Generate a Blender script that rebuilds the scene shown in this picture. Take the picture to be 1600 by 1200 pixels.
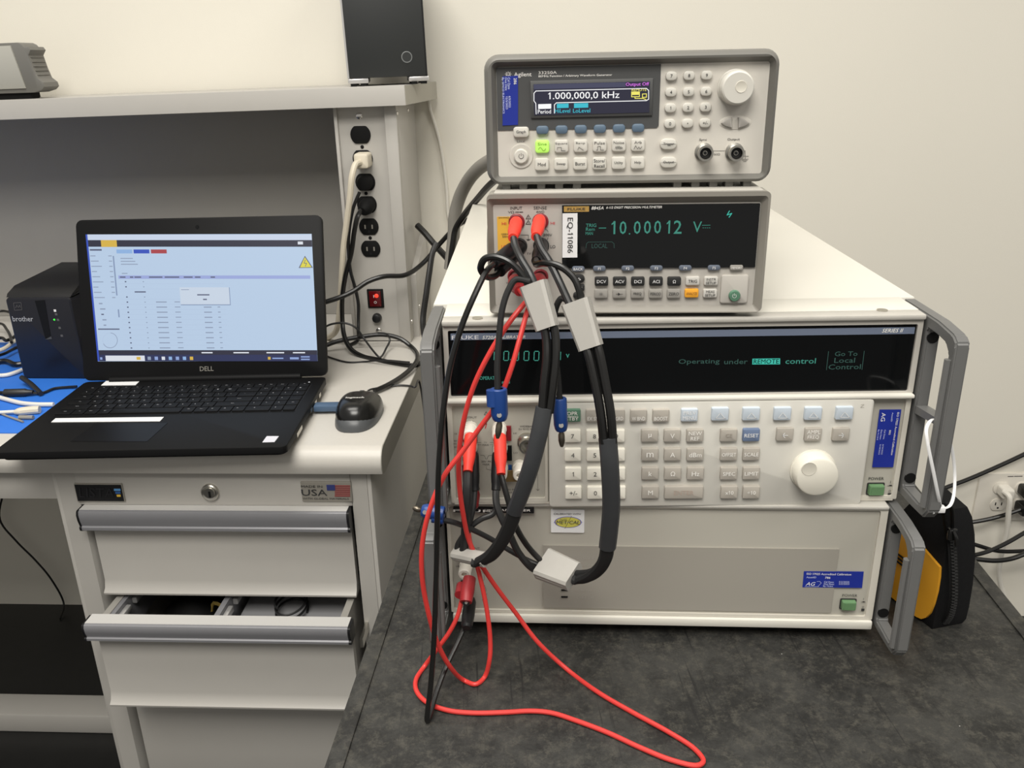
import bpy, bmesh, math, random
import numpy as np
from mathutils import Matrix, Vector
random.seed(7)
for _o in list(bpy.data.objects): bpy.data.objects.remove(_o)
SC = bpy.context.scene
COL = SC.collection
ZO = 0.70                                   # floor is z = 0; the amplifier stack's base is at z = 0.70
# ------------------------------------------------------------------ camera
FPX, CX, CY, CZ, YAW, PITCH, ROLL = 1332.897, -0.12641, -0.69695, 0.5145 + ZO, 0.02641, 0.36247, 0.02194
def rmat(ax, a):
    c, s = math.cos(a), math.sin(a)
    return np.array({'x': [[1,0,0],[0,c,-s],[0,s,c]], 'y': [[c,0,s],[0,1,0],[-s,0,c]], 'z': [[c,-s,0],[s,c,0],[0,0,1]]}[ax], float)
CR = rmat('z', YAW) @ rmat('x', -PITCH) @ rmat('y', ROLL)      # columns: right, forward, up
CPOS = np.array([CX, CY, CZ])
cd = bpy.data.cameras.new('camera'); co = bpy.data.objects.new('camera', cd); COL.objects.link(co)
m = Matrix.Identity(4)
for i in range(3):
    m[i][0] = CR[i][0]; m[i][1] = CR[i][2]; m[i][2] = -CR[i][1]; m[i][3] = CPOS[i]
co.matrix_world = m
cd.sensor_fit = 'HORIZONTAL'; cd.sensor_width = 36.0; cd.lens = 36.0 * FPX / 1600.0; cd.clip_start = 0.02
SC.camera = co
# ------------------------------------------------------------------ light
wd = bpy.data.worlds.new('room_ambient'); SC.world = wd; wd.use_nodes = True
wd.node_tree.nodes['Background'].inputs[0].default_value = (1.0, 0.965, 0.90, 1)
wd.node_tree.nodes['Background'].inputs[1].default_value = 0.38
def area(name, loc, sx, sy, power, col):
    l = bpy.data.lights.new(name, 'AREA'); l.shape = 'RECTANGLE'; l.size = sx; l.size_y = sy; l.energy = power; l.color = col
    o = bpy.data.objects.new(name, l); COL.objects.link(o); o.location = loc; return o
area('ceiling_light_bench', (-0.70, -0.12, 2.75), 1.2, 0.6, 24, (1.0, 0.965, 0.90))
area('ceiling_light_room', (-0.40, -1.45, 2.75), 1.2, 1.2, 68, (1.0, 0.965, 0.90))
area('added_light_right', (1.55, -0.95, 2.75), 1.2, 0.6, 26, (1.0, 0.965, 0.90))  # unseen lamp added to brighten the right-hand wall
SC.view_settings.view_transform = 'Standard'; SC.view_settings.look = 'None'
SC.view_settings.gamma = 1.0; SC.view_settings.use_curve_mapping = False
SC.view_settings.exposure = 0.0
# ------------------------------------------------------------------ frames: each thing has its own place in the room
class Frame:
    def __init__(s, o, R): s.o = np.array(o, float); s.R = R
    def on(s, u, v, ax, val):               # where the sight line of photo point (u, v) meets the plane ax = val of this thing
        d = s.R.T @ (CR @ np.array([(u-800)/FPX, 1, -(v-600)/FPX])); c = s.R.T @ (CPOS - s.o)
        return c + d * (val - c[ax]) / d[ax]
    def xz(s, u, v, w=0.0):
        p = s.on(u, v, 1, -w); return p[0], p[2]
    def M(s):
        m = Matrix.Identity(4)
        for i in range(3):
            for j in range(3): m[i][j] = s.R[i][j]
            m[i][3] = s.o[i]
        return m
    def w(s, p): return s.o + s.R @ np.array(p, float)
    def sub(s, o, R): return Frame(s.w(o), s.R @ R)
I3 = np.eye(3)
ROOM = Frame((0, 0, 0), I3)
DESK = Frame((-.3297, .323, .0349 + ZO), rmat('z', -.0298))
CART = Frame((-.29, 0, -.013 + ZO), rmat('z', -.045))
CAL = Frame((0, 0, .133 + ZO), I3)
AMP = Frame((-.0079, -.0014, 0 + ZO), rmat('z', -.0403))
DMM = Frame((-.0487, 0, .3139 + ZO), rmat('z', -.044))
GEN = Frame((-.047, .015, .4187 + ZO), rmat('z', -.04))
TABLE_Z = -.013 + ZO
WALL_Y = .68                                 # in the desk's frame
# ------------------------------------------------------------------ materials
def S(r, g, b):
    f = lambda c: (c/255/12.92) if c/255 <= .04045 else ((c/255+.055)/1.055)**2.4
    return (f(r), f(g), f(b))
MATS = {}
def mat(name, col, rough=.5, metal=0, emit=None, es=1.0, spec=.5, noise=0.0, nscale=60, bump=0.0, bscale=400, coat=0):
    if name in MATS: return MATS[name]
    m = bpy.data.materials.new(name); m.use_nodes = True; nt = m.node_tree; b = nt.nodes['Principled BSDF']
    b.inputs['Base Color'].default_value = (*col, 1); b.inputs['Roughness'].default_value = rough
    b.inputs['Metallic'].default_value = metal; b.inputs['Specular IOR Level'].default_value = spec
    b.inputs['Coat Weight'].default_value = coat
    if emit: b.inputs['Emission Color'].default_value = (*emit, 1); b.inputs['Emission Strength'].default_value = es
    if noise or bump:
        tc = nt.nodes.new('ShaderNodeTexCoord')
    if noise:
        n = nt.nodes.new('ShaderNodeTexNoise'); n.inputs['Scale'].default_value = nscale; n.inputs['Detail'].default_value = 4
        mx = nt.nodes.new('ShaderNodeMix'); mx.data_type = 'RGBA'
        mx.inputs[6].default_value = (*[c*(1-noise) for c in col], 1); mx.inputs[7].default_value = (*[min(1, c*(1+noise)) for c in col], 1)
        nt.links.new(tc.outputs['Object'], n.inputs['Vector']); nt.links.new(n.outputs['Fac'], mx.inputs[0]); nt.links.new(mx.outputs[2], b.inputs['Base Color'])
    if bump:
        n2 = nt.nodes.new('ShaderNodeTexNoise'); n2.inputs['Scale'].default_value = bscale; n2.inputs['Detail'].default_value = 2
        bp = nt.nodes.new('ShaderNodeBump'); bp.inputs['Strength'].default_value = bump; bp.inputs['Distance'].default_value = .0005
        nt.links.new(tc.outputs['Object'], n2.inputs['Vector']); nt.links.new(n2.outputs['Fac'], bp.inputs['Height']); nt.links.new(bp.outputs['Normal'], b.inputs['Normal'])
    MATS[name] = m; return m
def emis(name, col, es): return mat(name, (0.01, 0.01, 0.01), .4, emit=col, es=es)
m_wall = mat('painted_wall', (.80, .765, .675), .75, noise=.025, nscale=3, bump=.25, bscale=500)
m_floor = mat('black_floor', (.012, .012, .012), .35, noise=.3, nscale=40)
m_steel = mat('beige_grey_steel_paint', (.45, .432, .40), .42, noise=.02, nscale=30, bump=.12, bscale=900)
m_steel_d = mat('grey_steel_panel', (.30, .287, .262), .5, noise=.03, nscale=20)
m_top = mat('worktop_laminate', (.58, .555, .51), .38, noise=.03, nscale=200)
m_topedge = mat('worktop_side_shaded', (.30, .285, .25), .5)
m_alu = mat('drawer_pull_aluminium', (.25, .25, .265), .42, metal=.25, noise=.03, nscale=80)
m_black = mat('black_plastic', (.008, .008, .009), .42, spec=.4)
m_blackm = mat('black_matte', (.0055, .0055, .0055), .7, spec=.2)
m_blackg = mat('black_glass', (.004, .0045, .005), .08, spec=.4)
m_cord = mat('black_cord', (.007, .0068, .0065), .30)
m_cord2 = mat('dark_grey_rubber', (.016, .016, .0165), .42)
m_cordd = mat('soft_black_sleeve', (.008, .008, .008), .75)
m_shrink = mat('grey_heat_shrink', (.035, .037, .040), .5, noise=.12, nscale=120)
m_red = mat('red_silicone', (.62, .040, .034), .45)
m_redboot = mat('red_boot', (.87, .05, .03), .5)
m_redplug = mat('red_plug_plastic', (.36, .02, .025), .45)
m_darkred = mat('dark_red_plastic', (.22, .012, .02), .4)
m_blue = mat('blue_plug_plastic', (.009, .045, .20), .38)
m_split = mat('grey_splitter_plastic', (.39, .375, .345), .42, noise=.03, nscale=150)
m_nickel = mat('nickel', (.55, .53, .48), .28, metal=1)
m_darknickel = mat('tarnished_tip', (.16, .14, .11), .35, metal=.9)
m_brass = mat('brass_strap', (.38, .26, .11), .4, metal=.6)
m_chrome = mat('bright_screw', (.75, .73, .7), .25, metal=1)
m_beige = mat('beige_cord', (.66, .60, .48), .5)
m_whitec = mat('white_cord', (.74, .71, .64), .5)
m_greyhose = mat('grey_cable', (.27, .255, .225), .55)
m_white = mat('white_sticker', (.80, .80, .80), .5)
m_post = mat('white_binding_post', (.78, .74, .66), .35)
m_ink = mat('dark_ink', (.03, .03, .03), .6)
m_inkg = mat('grey_ink', (.10, .095, .09), .6)
m_inkl = mat('light_ink', (.86, .84, .80), .6)
m_inkr = mat('red_ink', (.55, .03, .04), .6)
m_sticker = mat('blue_sticker', (.012, .028, .28), .4)
m_stickt = mat('sticker_lettering', (.55, .60, .85), .5)
m_badge_y = mat('yellow_badge', (.42, .26, .07), .4)
m_lav = mat('slate_blue_strip', (.14, .17, .24), .5)
m_vfd = emis('teal_display', S(70, 165, 145), .62)
m_vfd_d = emis('dim_teal_display', S(75, 130, 118), .30)
m_vfd_b = emis('bright_teal_block', S(60, 190, 170), .9)
m_calw = mat('ivory_paint', (.68, .657, .59), .45, noise=.015, nscale=15)
m_lip = mat('worn_edge_paint', (.47, .45, .41), .45, noise=.1, nscale=70)
m_calp = mat('ivory_panel', (.60, .57, .50), .45)
m_calk = mat('ivory_keypad_plate', (.60, .582, .53), .42)
m_calg = mat('warm_grey_panel', (.44, .42, .365), .5)
m_calb = mat('bezel_grey', (.50, .475, .43), .45)
m_handle = mat('grey_cast_handle', (.135, .135, .132), .42, noise=.04, nscale=90)
m_key_w = mat('ivory_key', (.80, .77, .68), .4)
m_key_g = mat('warm_grey_key', (.40, .37, .325), .42)
m_key_bl = mat('pale_blue_key', (.50, .56, .62), .42)
m_key_rs = mat('slate_key', (.14, .19, .30), .42)
m_key_gn = mat('green_key', (.09, .20, .13), .42)
m_pwr = mat('green_power_button', (.12, .235, .11), .45)
m_knob = mat('ivory_knob', (.74, .71, .62), .4)
m_inset = mat('grey_inset_panel', (.33, .31, .27), .5)
m_bump = mat('grey_rubber_bumper', (.155, .15, .135), .5, noise=.03, nscale=90)
m_genp = mat('light_grey_panel', (.60, .57, .515), .45)
m_gend = mat('charcoal_panel', (.065, .066, .066), .5)
m_genk = mat('silver_grey_key', (.60, .58, .525), .4)
m_genb = mat('steel_blue_key', (.10, .15, .21), .4)
m_geng = mat('lit_green_key', (.42, .72, .16), .4, emit=S(170, 235, 60), es=.35)
m_scr = emis('instrument_screen_ground', S(34, 34, 58), .8)
m_scr2 = emis('instrument_screen_band', S(70, 72, 100), .8)
m_scrw = emis('screen_white', (1, 1, 1), .95)
m_scrc = emis('screen_cyan', S(60, 205, 225), .8)
m_scrm = emis('screen_magenta', S(235, 120, 250), .9)
m_scry = emis('screen_yellow', S(250, 240, 110), .9)
m_dmmb = mat('dmm_bezel_grey', (.24, .225, .195), .5, noise=.02, nscale=60)
m_dmmp = mat('dmm_panel_grey', (.47, .445, .405), .45)
m_dmmk = mat('black_key', (.02, .02, .02), .4)
m_dmmg = mat('mid_grey_key', (.30, .285, .26), .42)
m_dmml = mat('pale_grey_key', (.55, .53, .49), .42)
m_dmmo = mat('orange_key', (.80, .36, .03), .42)
m_dmms = mat('slate_softkey', (.12, .14, .18), .4)
m_yellow = mat('yellow_print', (.75, .42, .05), .5)
m_mat = mat('blue_bench_mat', (.025, .16, .62), .55, noise=.05, nscale=60)
m_lap = mat('laptop_black', (.0062, .0062, .0066), .5, noise=.05, nscale=300, spec=.14)
m_lapk = mat('laptop_key', (.005, .005, .0055), .5, spec=.25)
m_pouch = mat('black_nylon', (.006, .006, .0065), .85, spec=.2, noise=.3, nscale=300, bump=.5, bscale=900)
m_pouchy = mat('yellow_plastic', (.72, .34, .025), .45)
m_printer = mat('printer_black', (.009, .0095, .014), .35)
m_pc = mat('charcoal_case', (.022, .024, .024), .5)
m_silver = mat('silver_foot', (.62, .61, .6), .3, metal=.6)
def lap_e(name, c, es=.8): return emis('lcd_' + name, S(*c), es)
l_bg = lap_e('ground', (196, 219, 246)); l_title = lap_e('title', (215, 228, 250)); l_dark = lap_e('dark', (28, 30, 58)); l_tb = lap_e('taskbar', (22, 36, 88))
l_yel = lap_e('yellow', (230, 190, 70)); l_lb = lap_e('lightblue', (150, 190, 240)); l_bl = lap_e('blue', (40, 80, 200)); l_rd = lap_e('red', (180, 60, 70))
l_band = lap_e('band', (165, 180, 235)); l_tx = lap_e('text', (150, 165, 192)); l_dk = lap_e('darktext', (92, 100, 130)); l_dlg = lap_e('dialog', (214, 228, 246)); l_shadow = lap_e('dialogedge', (140, 160, 195)); l_wh = lap_e('white', (235, 240, 250)); l_warn = lap_e('warning', (235, 225, 70)); l_ic = lap_e('icon', (150, 175, 230)); l_pane = lap_e('pane', (190, 208, 238))
def cart_material():
    m = bpy.data.materials.new('scuffed_rubber_top'); m.use_nodes = True; nt = m.node_tree; b = nt.nodes['Principled BSDF']
    N = nt.nodes.new; L = nt.links.new; tc = N('ShaderNodeTexCoord')
    def noise(scale, det, vec=None, rough=.6):
        n = N('ShaderNodeTexNoise'); n.inputs['Scale'].default_value = scale; n.inputs['Detail'].default_value = det; n.inputs['Roughness'].default_value = rough
        L(vec or tc.outputs['Object'], n.inputs['Vector']); return n.outputs['Fac']
    def ramp(fac, stops):
        r = N('ShaderNodeValToRGB'); e = r.color_ramp.elements
        e[0].position, e[0].color = stops[0][0], (*[stops[0][1]]*3, 1); e[1].position, e[1].color = stops[1][0], (*[stops[1][1]]*3, 1)
        L(fac, r.inputs[0]); return r.outputs[0]
    def stretched(ang, sx, sy):
        m0 = N('ShaderNodeMapping'); m0.inputs['Rotation'].default_value = (0, 0, ang); L(tc.outputs['Object'], m0.inputs['Vector'])
        mp = N('ShaderNodeMapping'); mp.inputs['Scale'].default_value = (sx, sy, 1); L(m0.outputs['Vector'], mp.inputs['Vector']); return mp.outputs['Vector']
    def mix(a, bb, f, mode='MIX'):
        x = N('ShaderNodeMix'); x.data_type = 'RGBA'; x.blend_type = mode
        for s, v in ((6, a), (7, bb)):
            if isinstance(v, tuple): x.inputs[s].default_value = (*v, 1)
            else: L(v, x.inputs[s])
        if isinstance(f, float): x.inputs[0].default_value = f
        else: L(f, x.inputs[0])
        return x.outputs[2]
    base = mix((.0075, .0074, .0068), (.030, .0295, .0265), ramp(noise(11, 12, None, .80), ((.43, 0), (.57, 1))))
    base = mix(base, (.062, .058, .047), ramp(noise(75, 10, None, .85), ((.49, 0), (.62, .80))))
    base = mix(base, (.0055, .0055, .0050), ramp(noise(32, 8, None, .80), ((.54, 0), (.66, .70))))
    base = mix(base, (.085, .082, .074), ramp(noise(5, 9, stretched(.6, 4, 40), .8), ((.60, 0), (.70, .55))))
    base = mix(base, (.085, .082, .074), ramp(noise(4, 9, stretched(-1.1, 4, 44), .8), ((.61, 0), (.71, .55))))
    base = mix(base, (.0055, .0055, .0055), ramp(noise(3, 3, stretched(1.45, 2, 50)), ((.62, 0), (.68, .75))))
    base = mix(base, (.40, .39, .36), ramp(noise(170, 2), ((.77, 0), (.80, .9))))
    L(base, b.inputs['Base Color']); b.inputs['Roughness'].default_value = .55
    bp = N('ShaderNodeBump'); bp.inputs['Strength'].default_value = .35; bp.inputs['Distance'].default_value = .0006
    L(noise(300, 3), bp.inputs['Height']); L(bp.outputs['Normal'], b.inputs['Normal'])
    return m
m_cart = cart_material()
# ------------------------------------------------------------------ objects
def finish(me, smooth=35):
    for p in me.polygons: p.use_smooth = True
    me.set_sharp_from_angle(angle=math.radians(smooth))
def tag(o, label=None, cat=None, group=None, kind=None):
    if label: o['label'] = label
    if cat: o['category'] = cat
    if group: o['group'] = group
    if kind: o['kind'] = kind
    return o
def ob(name, geo, ma, parent=None, label=None, cat=None, group=None, kind=None, M=None):
    if isinstance(geo, bmesh.types.BMesh):
        bmesh.ops.recalc_face_normals(geo, faces=geo.faces)
        me = bpy.data.meshes.new(name); geo.to_mesh(me); geo.free()
    else: me = geo
    if not me.materials: me.materials.append(ma)
    finish(me)
    o = bpy.data.objects.new(name, me); COL.objects.link(o)
    if parent is not None: o.parent = parent
    if M is not None: o.matrix_local = M
    return tag(o, label, cat, group, kind)
def thing(name, label, cat, fr=None, at=(0, 0, 0), group=None, kind=None):
    o = bpy.data.objects.new(name, None); COL.objects.link(o); o.empty_display_size = .02
    fr = fr or ROOM
    o.matrix_world = fr.M() @ Matrix.Translation(at)
    return tag(o, label, cat, group, kind)
# ------------------------------------------------------------------ shapes
def box(x0, x1, y0, y1, z0, z1, bev=0.0, seg=2, bm=None):
    b = bmesh.new()
    vs = [b.verts.new(p) for p in [(x, y, z) for x in (x0, x1) for y in (y0, y1) for z in (z0, z1)]]
    for f in ((0,1,3,2),(4,6,7,5),(0,4,5,1),(2,3,7,6),(0,2,6,4),(1,5,7,3)): b.faces.new([vs[i] for i in f])
    bmesh.ops.recalc_face_normals(b, faces=b.faces)
    if bev: bmesh.ops.bevel(b, geom=list(b.edges), offset=bev, segments=seg, profile=.5, affect='EDGES')
    return merge(bm, b)
def merge(bm, b):
    if bm is None: return b
    me = bpy.data.meshes.new('tmp'); b.to_mesh(me); b.free(); bm.from_mesh(me); bpy.data.meshes.remove(me); return bm
def rrect(x0, x1, z0, z1, r, n=4):
    if x0 > x1: x0, x1 = x1, x0
    if z0 > z1: z0, z1 = z1, z0
    r = min(r, (x1-x0)/2*.999, (z1-z0)/2*.999); out = []
    for cx, cz, a0 in ((x1-r, z1-r, 0), (x0+r, z1-r, 90), (x0+r, z0+r, 180), (x1-r, z0+r, 270)):
        for k in range(n+1):
            a = math.radians(a0 + 90*k/n); out.append((cx + r*math.cos(a), cz + r*math.sin(a)))
    return out
def circ(cx, cz, r, n=28, rz=None): return [(cx + r*math.cos(2*math.pi*k/n), cz + (rz or r)*math.sin(2*math.pi*k/n)) for k in range(n)]
def inset(poly, d):
    n = len(poly); out = []
    c = np.mean(np.array(poly), 0)
    for i in range(n):
        p = np.array(poly[i]); a = np.array(poly[i-1]); b = np.array(poly[(i+1) % n])
        t = b - a; t = t/(np.linalg.norm(t)+1e-12); nrm = np.array([-t[1], t[0]])
        if nrm @ (c-p) < 0: nrm = -nrm
        out.append(tuple(p + nrm*d))
    return out
def prism(poly, y0, y1, bev=0.0, bm=None, axis='y', back=True):
    # outline in (x, z), from y0 (back) to y1 (front, smaller y); the front edge is rounded by bev
    b = bm or bmesh.new()
    def P(q, y):
        if axis == 'y': return (q[0], y, q[1])
        if axis == 'x': return (y, q[0], q[1])
        return (q[0], q[1], y)
    s = 1 if y1 > y0 else -1
    rings = [(poly, y0)]
    if bev:
        rings += [(poly, y1 - s*bev), (inset(poly, bev*.3), y1 - s*bev*.3), (inset(poly, bev), y1)]
    else: rings += [(poly, y1)]
    vr = [[b.verts.new(P(q, y)) for q in pl] for pl, y in rings]
    n = len(poly)
    for r0, r1 in zip(vr, vr[1:]):
        for i in range(n): b.faces.new((r0[i], r0[(i+1) % n], r1[(i+1) % n], r1[i]))
    b.faces.new(vr[-1])
    if back: b.faces.new(list(reversed(vr[0])))
    return b
def ring(outer, inner, y0, y1, bm=None, axis='y', slope=None):
    # a frame: outer and inner outlines with the same count of points; slope = another y for the inner front edge
    b = bm or bmesh.new(); n = len(outer)
    P = (lambda q, y: (q[0], y, q[1])) if axis == 'y' else (lambda q, y: (y, q[0], q[1]))
    yi = y1 if slope is None else slope
    A = [b.verts.new(P(q, y0)) for q in outer]; B = [b.verts.new(P(q, y1)) for q in outer]
    Cc = [b.verts.new(P(q, yi)) for q in inner]; D = [b.verts.new(P(q, y0)) for q in inner]
    for i in range(n):
        j = (i+1) % n
        for a, c in ((A, B), (B, Cc), (Cc, D), (D, A)): b.faces.new((a[i], a[j], c[j], c[i]))
    return b
def lathe(prof, o, d, n=24, bm=None):
    b = bm or bmesh.new(); d = Vector(d).normalized(); o = Vector(o)
    e = d.orthogonal().normalized(); f = d.cross(e); prev = None
    for t, r in prof:
        if r < 1e-7: cur = [b.verts.new(o + d*t)]
        else: cur = [b.verts.new(o + d*t + (e*math.cos(2*math.pi*k/n) + f*math.sin(2*math.pi*k/n))*r) for k in range(n)]
        if prev:
            if len(prev) == 1 and len(cur) == 1: pass
            elif len(prev) == 1: [b.faces.new((prev[0], cur[k], cur[(k+1) % n])) for k in range(n)]
            elif len(cur) == 1: [b.faces.new((prev[k], cur[0], prev[(k+1) % n])) for k in range(n)]
            else: [b.faces.new((prev[k], cur[k], cur[(k+1) % n], prev[(k+1) % n])) for k in range(n)]
        prev = cur
    return b
def catmull(pts, sub):
    P = [np.array(p, float) for p in pts]
    if len(P) < 3: return [P[0] + (P[1]-P[0])*t for t in np.linspace(0, 1, sub+1)]
    P = [2*P[0]-P[1]] + P + [2*P[-1]-P[-2]]; out = []
    for i in range(1, len(P)-2):
        p0, p1, p2, p3 = P[i-1:i+3]
        ts = [0]
        for a, b in ((p0, p1), (p1, p2), (p2, p3)): ts.append(ts[-1] + max(1e-6, np.linalg.norm(b[:3]-a[:3]))**.5)
        for k in range(sub):
            t = ts[1] + (ts[2]-ts[1])*k/sub
            A1 = (ts[1]-t)/(ts[1]-ts[0])*p0 + (t-ts[0])/(ts[1]-ts[0])*p1
            A2 = (ts[2]-t)/(ts[2]-ts[1])*p1 + (t-ts[1])/(ts[2]-ts[1])*p2
            A3 = (ts[3]-t)/(ts[3]-ts[2])*p2 + (t-ts[2])/(ts[3]-ts[2])*p3
            B1 = (ts[2]-t)/(ts[2]-ts[0])*A1 + (t-ts[0])/(ts[2]-ts[0])*A2
            B2 = (ts[3]-t)/(ts[3]-ts[1])*A2 + (t-ts[1])/(ts[3]-ts[1])*A3
            out.append((ts[2]-t)/(ts[2]-ts[1])*B1 + (t-ts[1])/(ts[2]-ts[1])*B2)
    out.append(P[-2]); return out
def tube(pts, r, sub=8, n=10, flat=None, wide=None, bm=None, caps=True):
    # round (or flat: wide = direction of the long axis, flat = (half width, half thickness)) cord through pts; r may be a list
    rs = r if isinstance(r, (list, tuple)) else [r]*len(pts)
    Q = catmull([tuple(p)+(q,) for p, q in zip(pts, rs)], sub)
    X = [Vector(q[:3]) for q in Q]; b = bm or bmesh.new(); prev = None; nv = None
    for i, p in enumerate(X):
        t = (X[min(i+1, len(X)-1)] - X[max(i-1, 0)]).normalized()
        if wide is not None: u = Vector(wide) - t*t.dot(Vector(wide)); u.normalize()
        elif nv is None: u = t.orthogonal().normalized()
        else: u = (nv - t*t.dot(nv)).normalized()
        nv = u; v = t.cross(u); rr = Q[i][3]
        a, c = (rr, rr) if flat is None else (flat[0]*rr, flat[1]*rr)
        cur = [b.verts.new(p + u*math.cos(2*math.pi*k/n)*a + v*math.sin(2*math.pi*k/n)*c) for k in range(n)]
        if prev: [b.faces.new((prev[k], prev[(k+1) % n], cur[(k+1) % n], cur[k])) for k in range(n)]
        elif caps: b.faces.new(list(reversed(cur)))
        prev = cur
    if caps: b.faces.new(prev)
    return b
_tc = {}; _gc = {}
def _raw(st):
    c = bpy.data.curves.new('t', 'FONT'); c.body = st; c.size = 1; c.resolution_u = 2; c.offset = 0.0 if set(st) & set('MWmwNZz4AVK') else .006
    o = bpy.data.objects.new('t', c); me = bpy.data.meshes.new_from_object(o)
    V = [(v.co.x, v.co.y) for v in me.vertices]; Fs = [tuple(p.vertices) for p in me.polygons]
    bpy.data.objects.remove(o); bpy.data.curves.remove(c); bpy.data.meshes.remove(me); return V, Fs
def glyph(ch):
    if ch in _gc: return _gc[ch]
    w = lambda st: (lambda xs: max(xs)-min(xs))([v[0] for v in _raw(st)[0]])
    adv = w('H'+ch+'H') - w('HH')
    if ch == '1':
        h = max(v[1] for v in _raw('H')[0]); V = [(.17, h), (.265, h), (.265, 0), (.165, 0), (.165, .80*h), (.05, .70*h), (.05, .81*h), (.13, .90*h)]; Fs = [(7, 4, 3, 2, 1, 0), (7, 6, 5, 4)]; adv = .42
    elif ch == ' ': V, Fs = [], []
    else: V, Fs = _raw(ch)
    _gc[ch] = (V, Fs, adv); return _gc[ch]
def text_mesh(s, shear=0.0):
    if (s, shear) in _tc: return _tc[(s, shear)]
    V, Fs, x = [], [], 0.0
    for ch in s:
        v, f, a = glyph(ch); n = len(V)
        V += [(p[0]+x+shear*p[1], p[1]) for p in v]; Fs += [tuple(i+n for i in q) for q in f]; x += a
    xs = [v[0] for v in V]; ys = [v[1] for v in V]
    _tc[(s, shear)] = (V, Fs, (min(xs), max(xs), min(ys), max(ys))); return _tc[(s, shear)]
def text_geo(s, x, z, w, h, y, rot=0, shear=0.0, bm=None, fit=True):
    # lettering fitted to a w x h box about (x, z), on the plane y, facing -y
    V, Fs, (a, b_, c, d) = text_mesh(s, shear)
    sx = w/max(1e-6, b_-a); sz = h/max(1e-6, d-c); ca, sa = math.cos(rot), math.sin(rot)
    b = bm or bmesh.new(); vs = []
    for vx, vy in V:
        p = (vx-(a+b_)/2)*sx; q = (vy-(c+d)/2)*sz
        vs.append(b.verts.new((x + p*ca - q*sa, y, z + p*sa + q*ca)))
    for f in Fs:
        try: b.faces.new([vs[i] for i in f])
        except ValueError: pass
    return b
def flat_ob(name, bm, ma, parent, **k):
    me = bpy.data.meshes.new(name); bm.to_mesh(me); bm.free(); me.materials.append(ma)
    o = bpy.data.objects.new(name, me); COL.objects.link(o); o.parent = parent
    return tag(o, **k)
class Panel:
    """places things on an instrument's front from measured photo points (crop offset ox, oy and scale s)"""
    def __init__(s, fr, root, ox, oy, sc): s.f, s.r, s.ox, s.oy, s.s = fr, root, ox, oy, sc
    def xz(s, cx, cy, w=0.0): return s.f.xz(s.ox + cx/s.s, s.oy + cy/s.s, w)
    def rect(s, cx, cy, W, H, w):
        a = s.xz(cx-W/2, cy, w)[0]; b = s.xz(cx+W/2, cy, w)[0]; c = s.xz(cx, cy-H/2, w)[1]; d = s.xz(cx, cy+H/2, w)[1]
        return a, b, d, c
    def text(s, st, cx, cy, W, H, ma, w=0.0, parent=None, rot=0, shear=0.0, name='lettering', **k):
        x0, x1, z0, z1 = s.rect(cx, cy, W, H, w)
        if abs(rot) > .7 and abs(rot) < 2.4: g = text_geo(st, (x0+x1)/2, (z0+z1)/2, z1-z0, x1-x0, -w-.0003, rot, shear)
        else: g = text_geo(st, (x0+x1)/2, (z0+z1)/2, x1-x0, z1-z0, -w-.0003, rot, shear)
        return flat_ob(name, g, ma, parent or s.r, **k)
    def key(s, cx, cy, W, H, d, ma, leg=None, lm=None, base=0.0, r=.25, name='key', lw=.7, lh=.34, label=None, bev=.0007, shear=0.0):
        x0, x1, z0, z1 = s.rect(cx, cy, W, H, base + d)
        o = ob(name, prism(rrect(x0, x1, z0, z1, r*min(x1-x0, z1-z0)), -base+.0005, -base-d, bev), ma, s.r, label=label)
        if leg:
            ls = leg.split('\n')
            b = None
            for i, t in enumerate(ls):
                if not t: continue
                zz = (z0+z1)/2 + ((len(ls)-1)/2 - i)*(z1-z0)*.42
                V = text_mesh(t)[2]; asp = (V[1]-V[0])/max(.2, V[3]-V[2])
                hh = (z1-z0)*(lh if len(ls) == 1 else min(lh, .3)); ww = min(hh*asp, (x1-x0)*lw*1.12)
                if t in '.-+': hh = ww = (z1-z0)*.12
                b = text_geo(t, (x0+x1)/2, zz, ww, hh, -base-d-.0003, 0, shear, b)
            flat_ob('key_legend', b, lm, o)
        return o
    def plate(s, pts, y0, y1, ma, name, bev=0.0, r=0.0, parent=None, w=None, **k):
        q = [s.xz(a, b, -y1 if w is None else w) for a, b in pts]
        if len(q) == 2: q = rrect(q[0][0], q[1][0], q[0][1], q[1][1], r) if r else [(q[0][0], q[0][1]), (q[1][0], q[0][1]), (q[1][0], q[1][1]), (q[0][0], q[1][1])]
        return ob(name, prism(q, y0, y1, bev), ma, parent or s.r, **k)
def P(u, v, Y):                              # a point of the room on the plane Y in front of the instruments
    return ROOM.on(u, v, 1, Y)
def TT(u, v, r=.002): return ROOM.on(u, v, 2, TABLE_Z + r)   # a point lying on the cart top
def DT(u, v, r=.003): return DESK.w(DESK.on(u, v, 2, r))     # a point lying on the bench top
def DW(u, v, y): return DESK.w(DESK.on(u, v, 1, y))          # a point at depth y of the bench
# ================================================================== the room
ob('floor', box(-4, 4, -4, 2.2, -.05, 0), m_floor, kind='structure')
o = ob('wall_back', box(-4, 4, WALL_Y, WALL_Y+.1, -.735, 2.4), m_wall, kind='structure', M=DESK.M())
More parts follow.
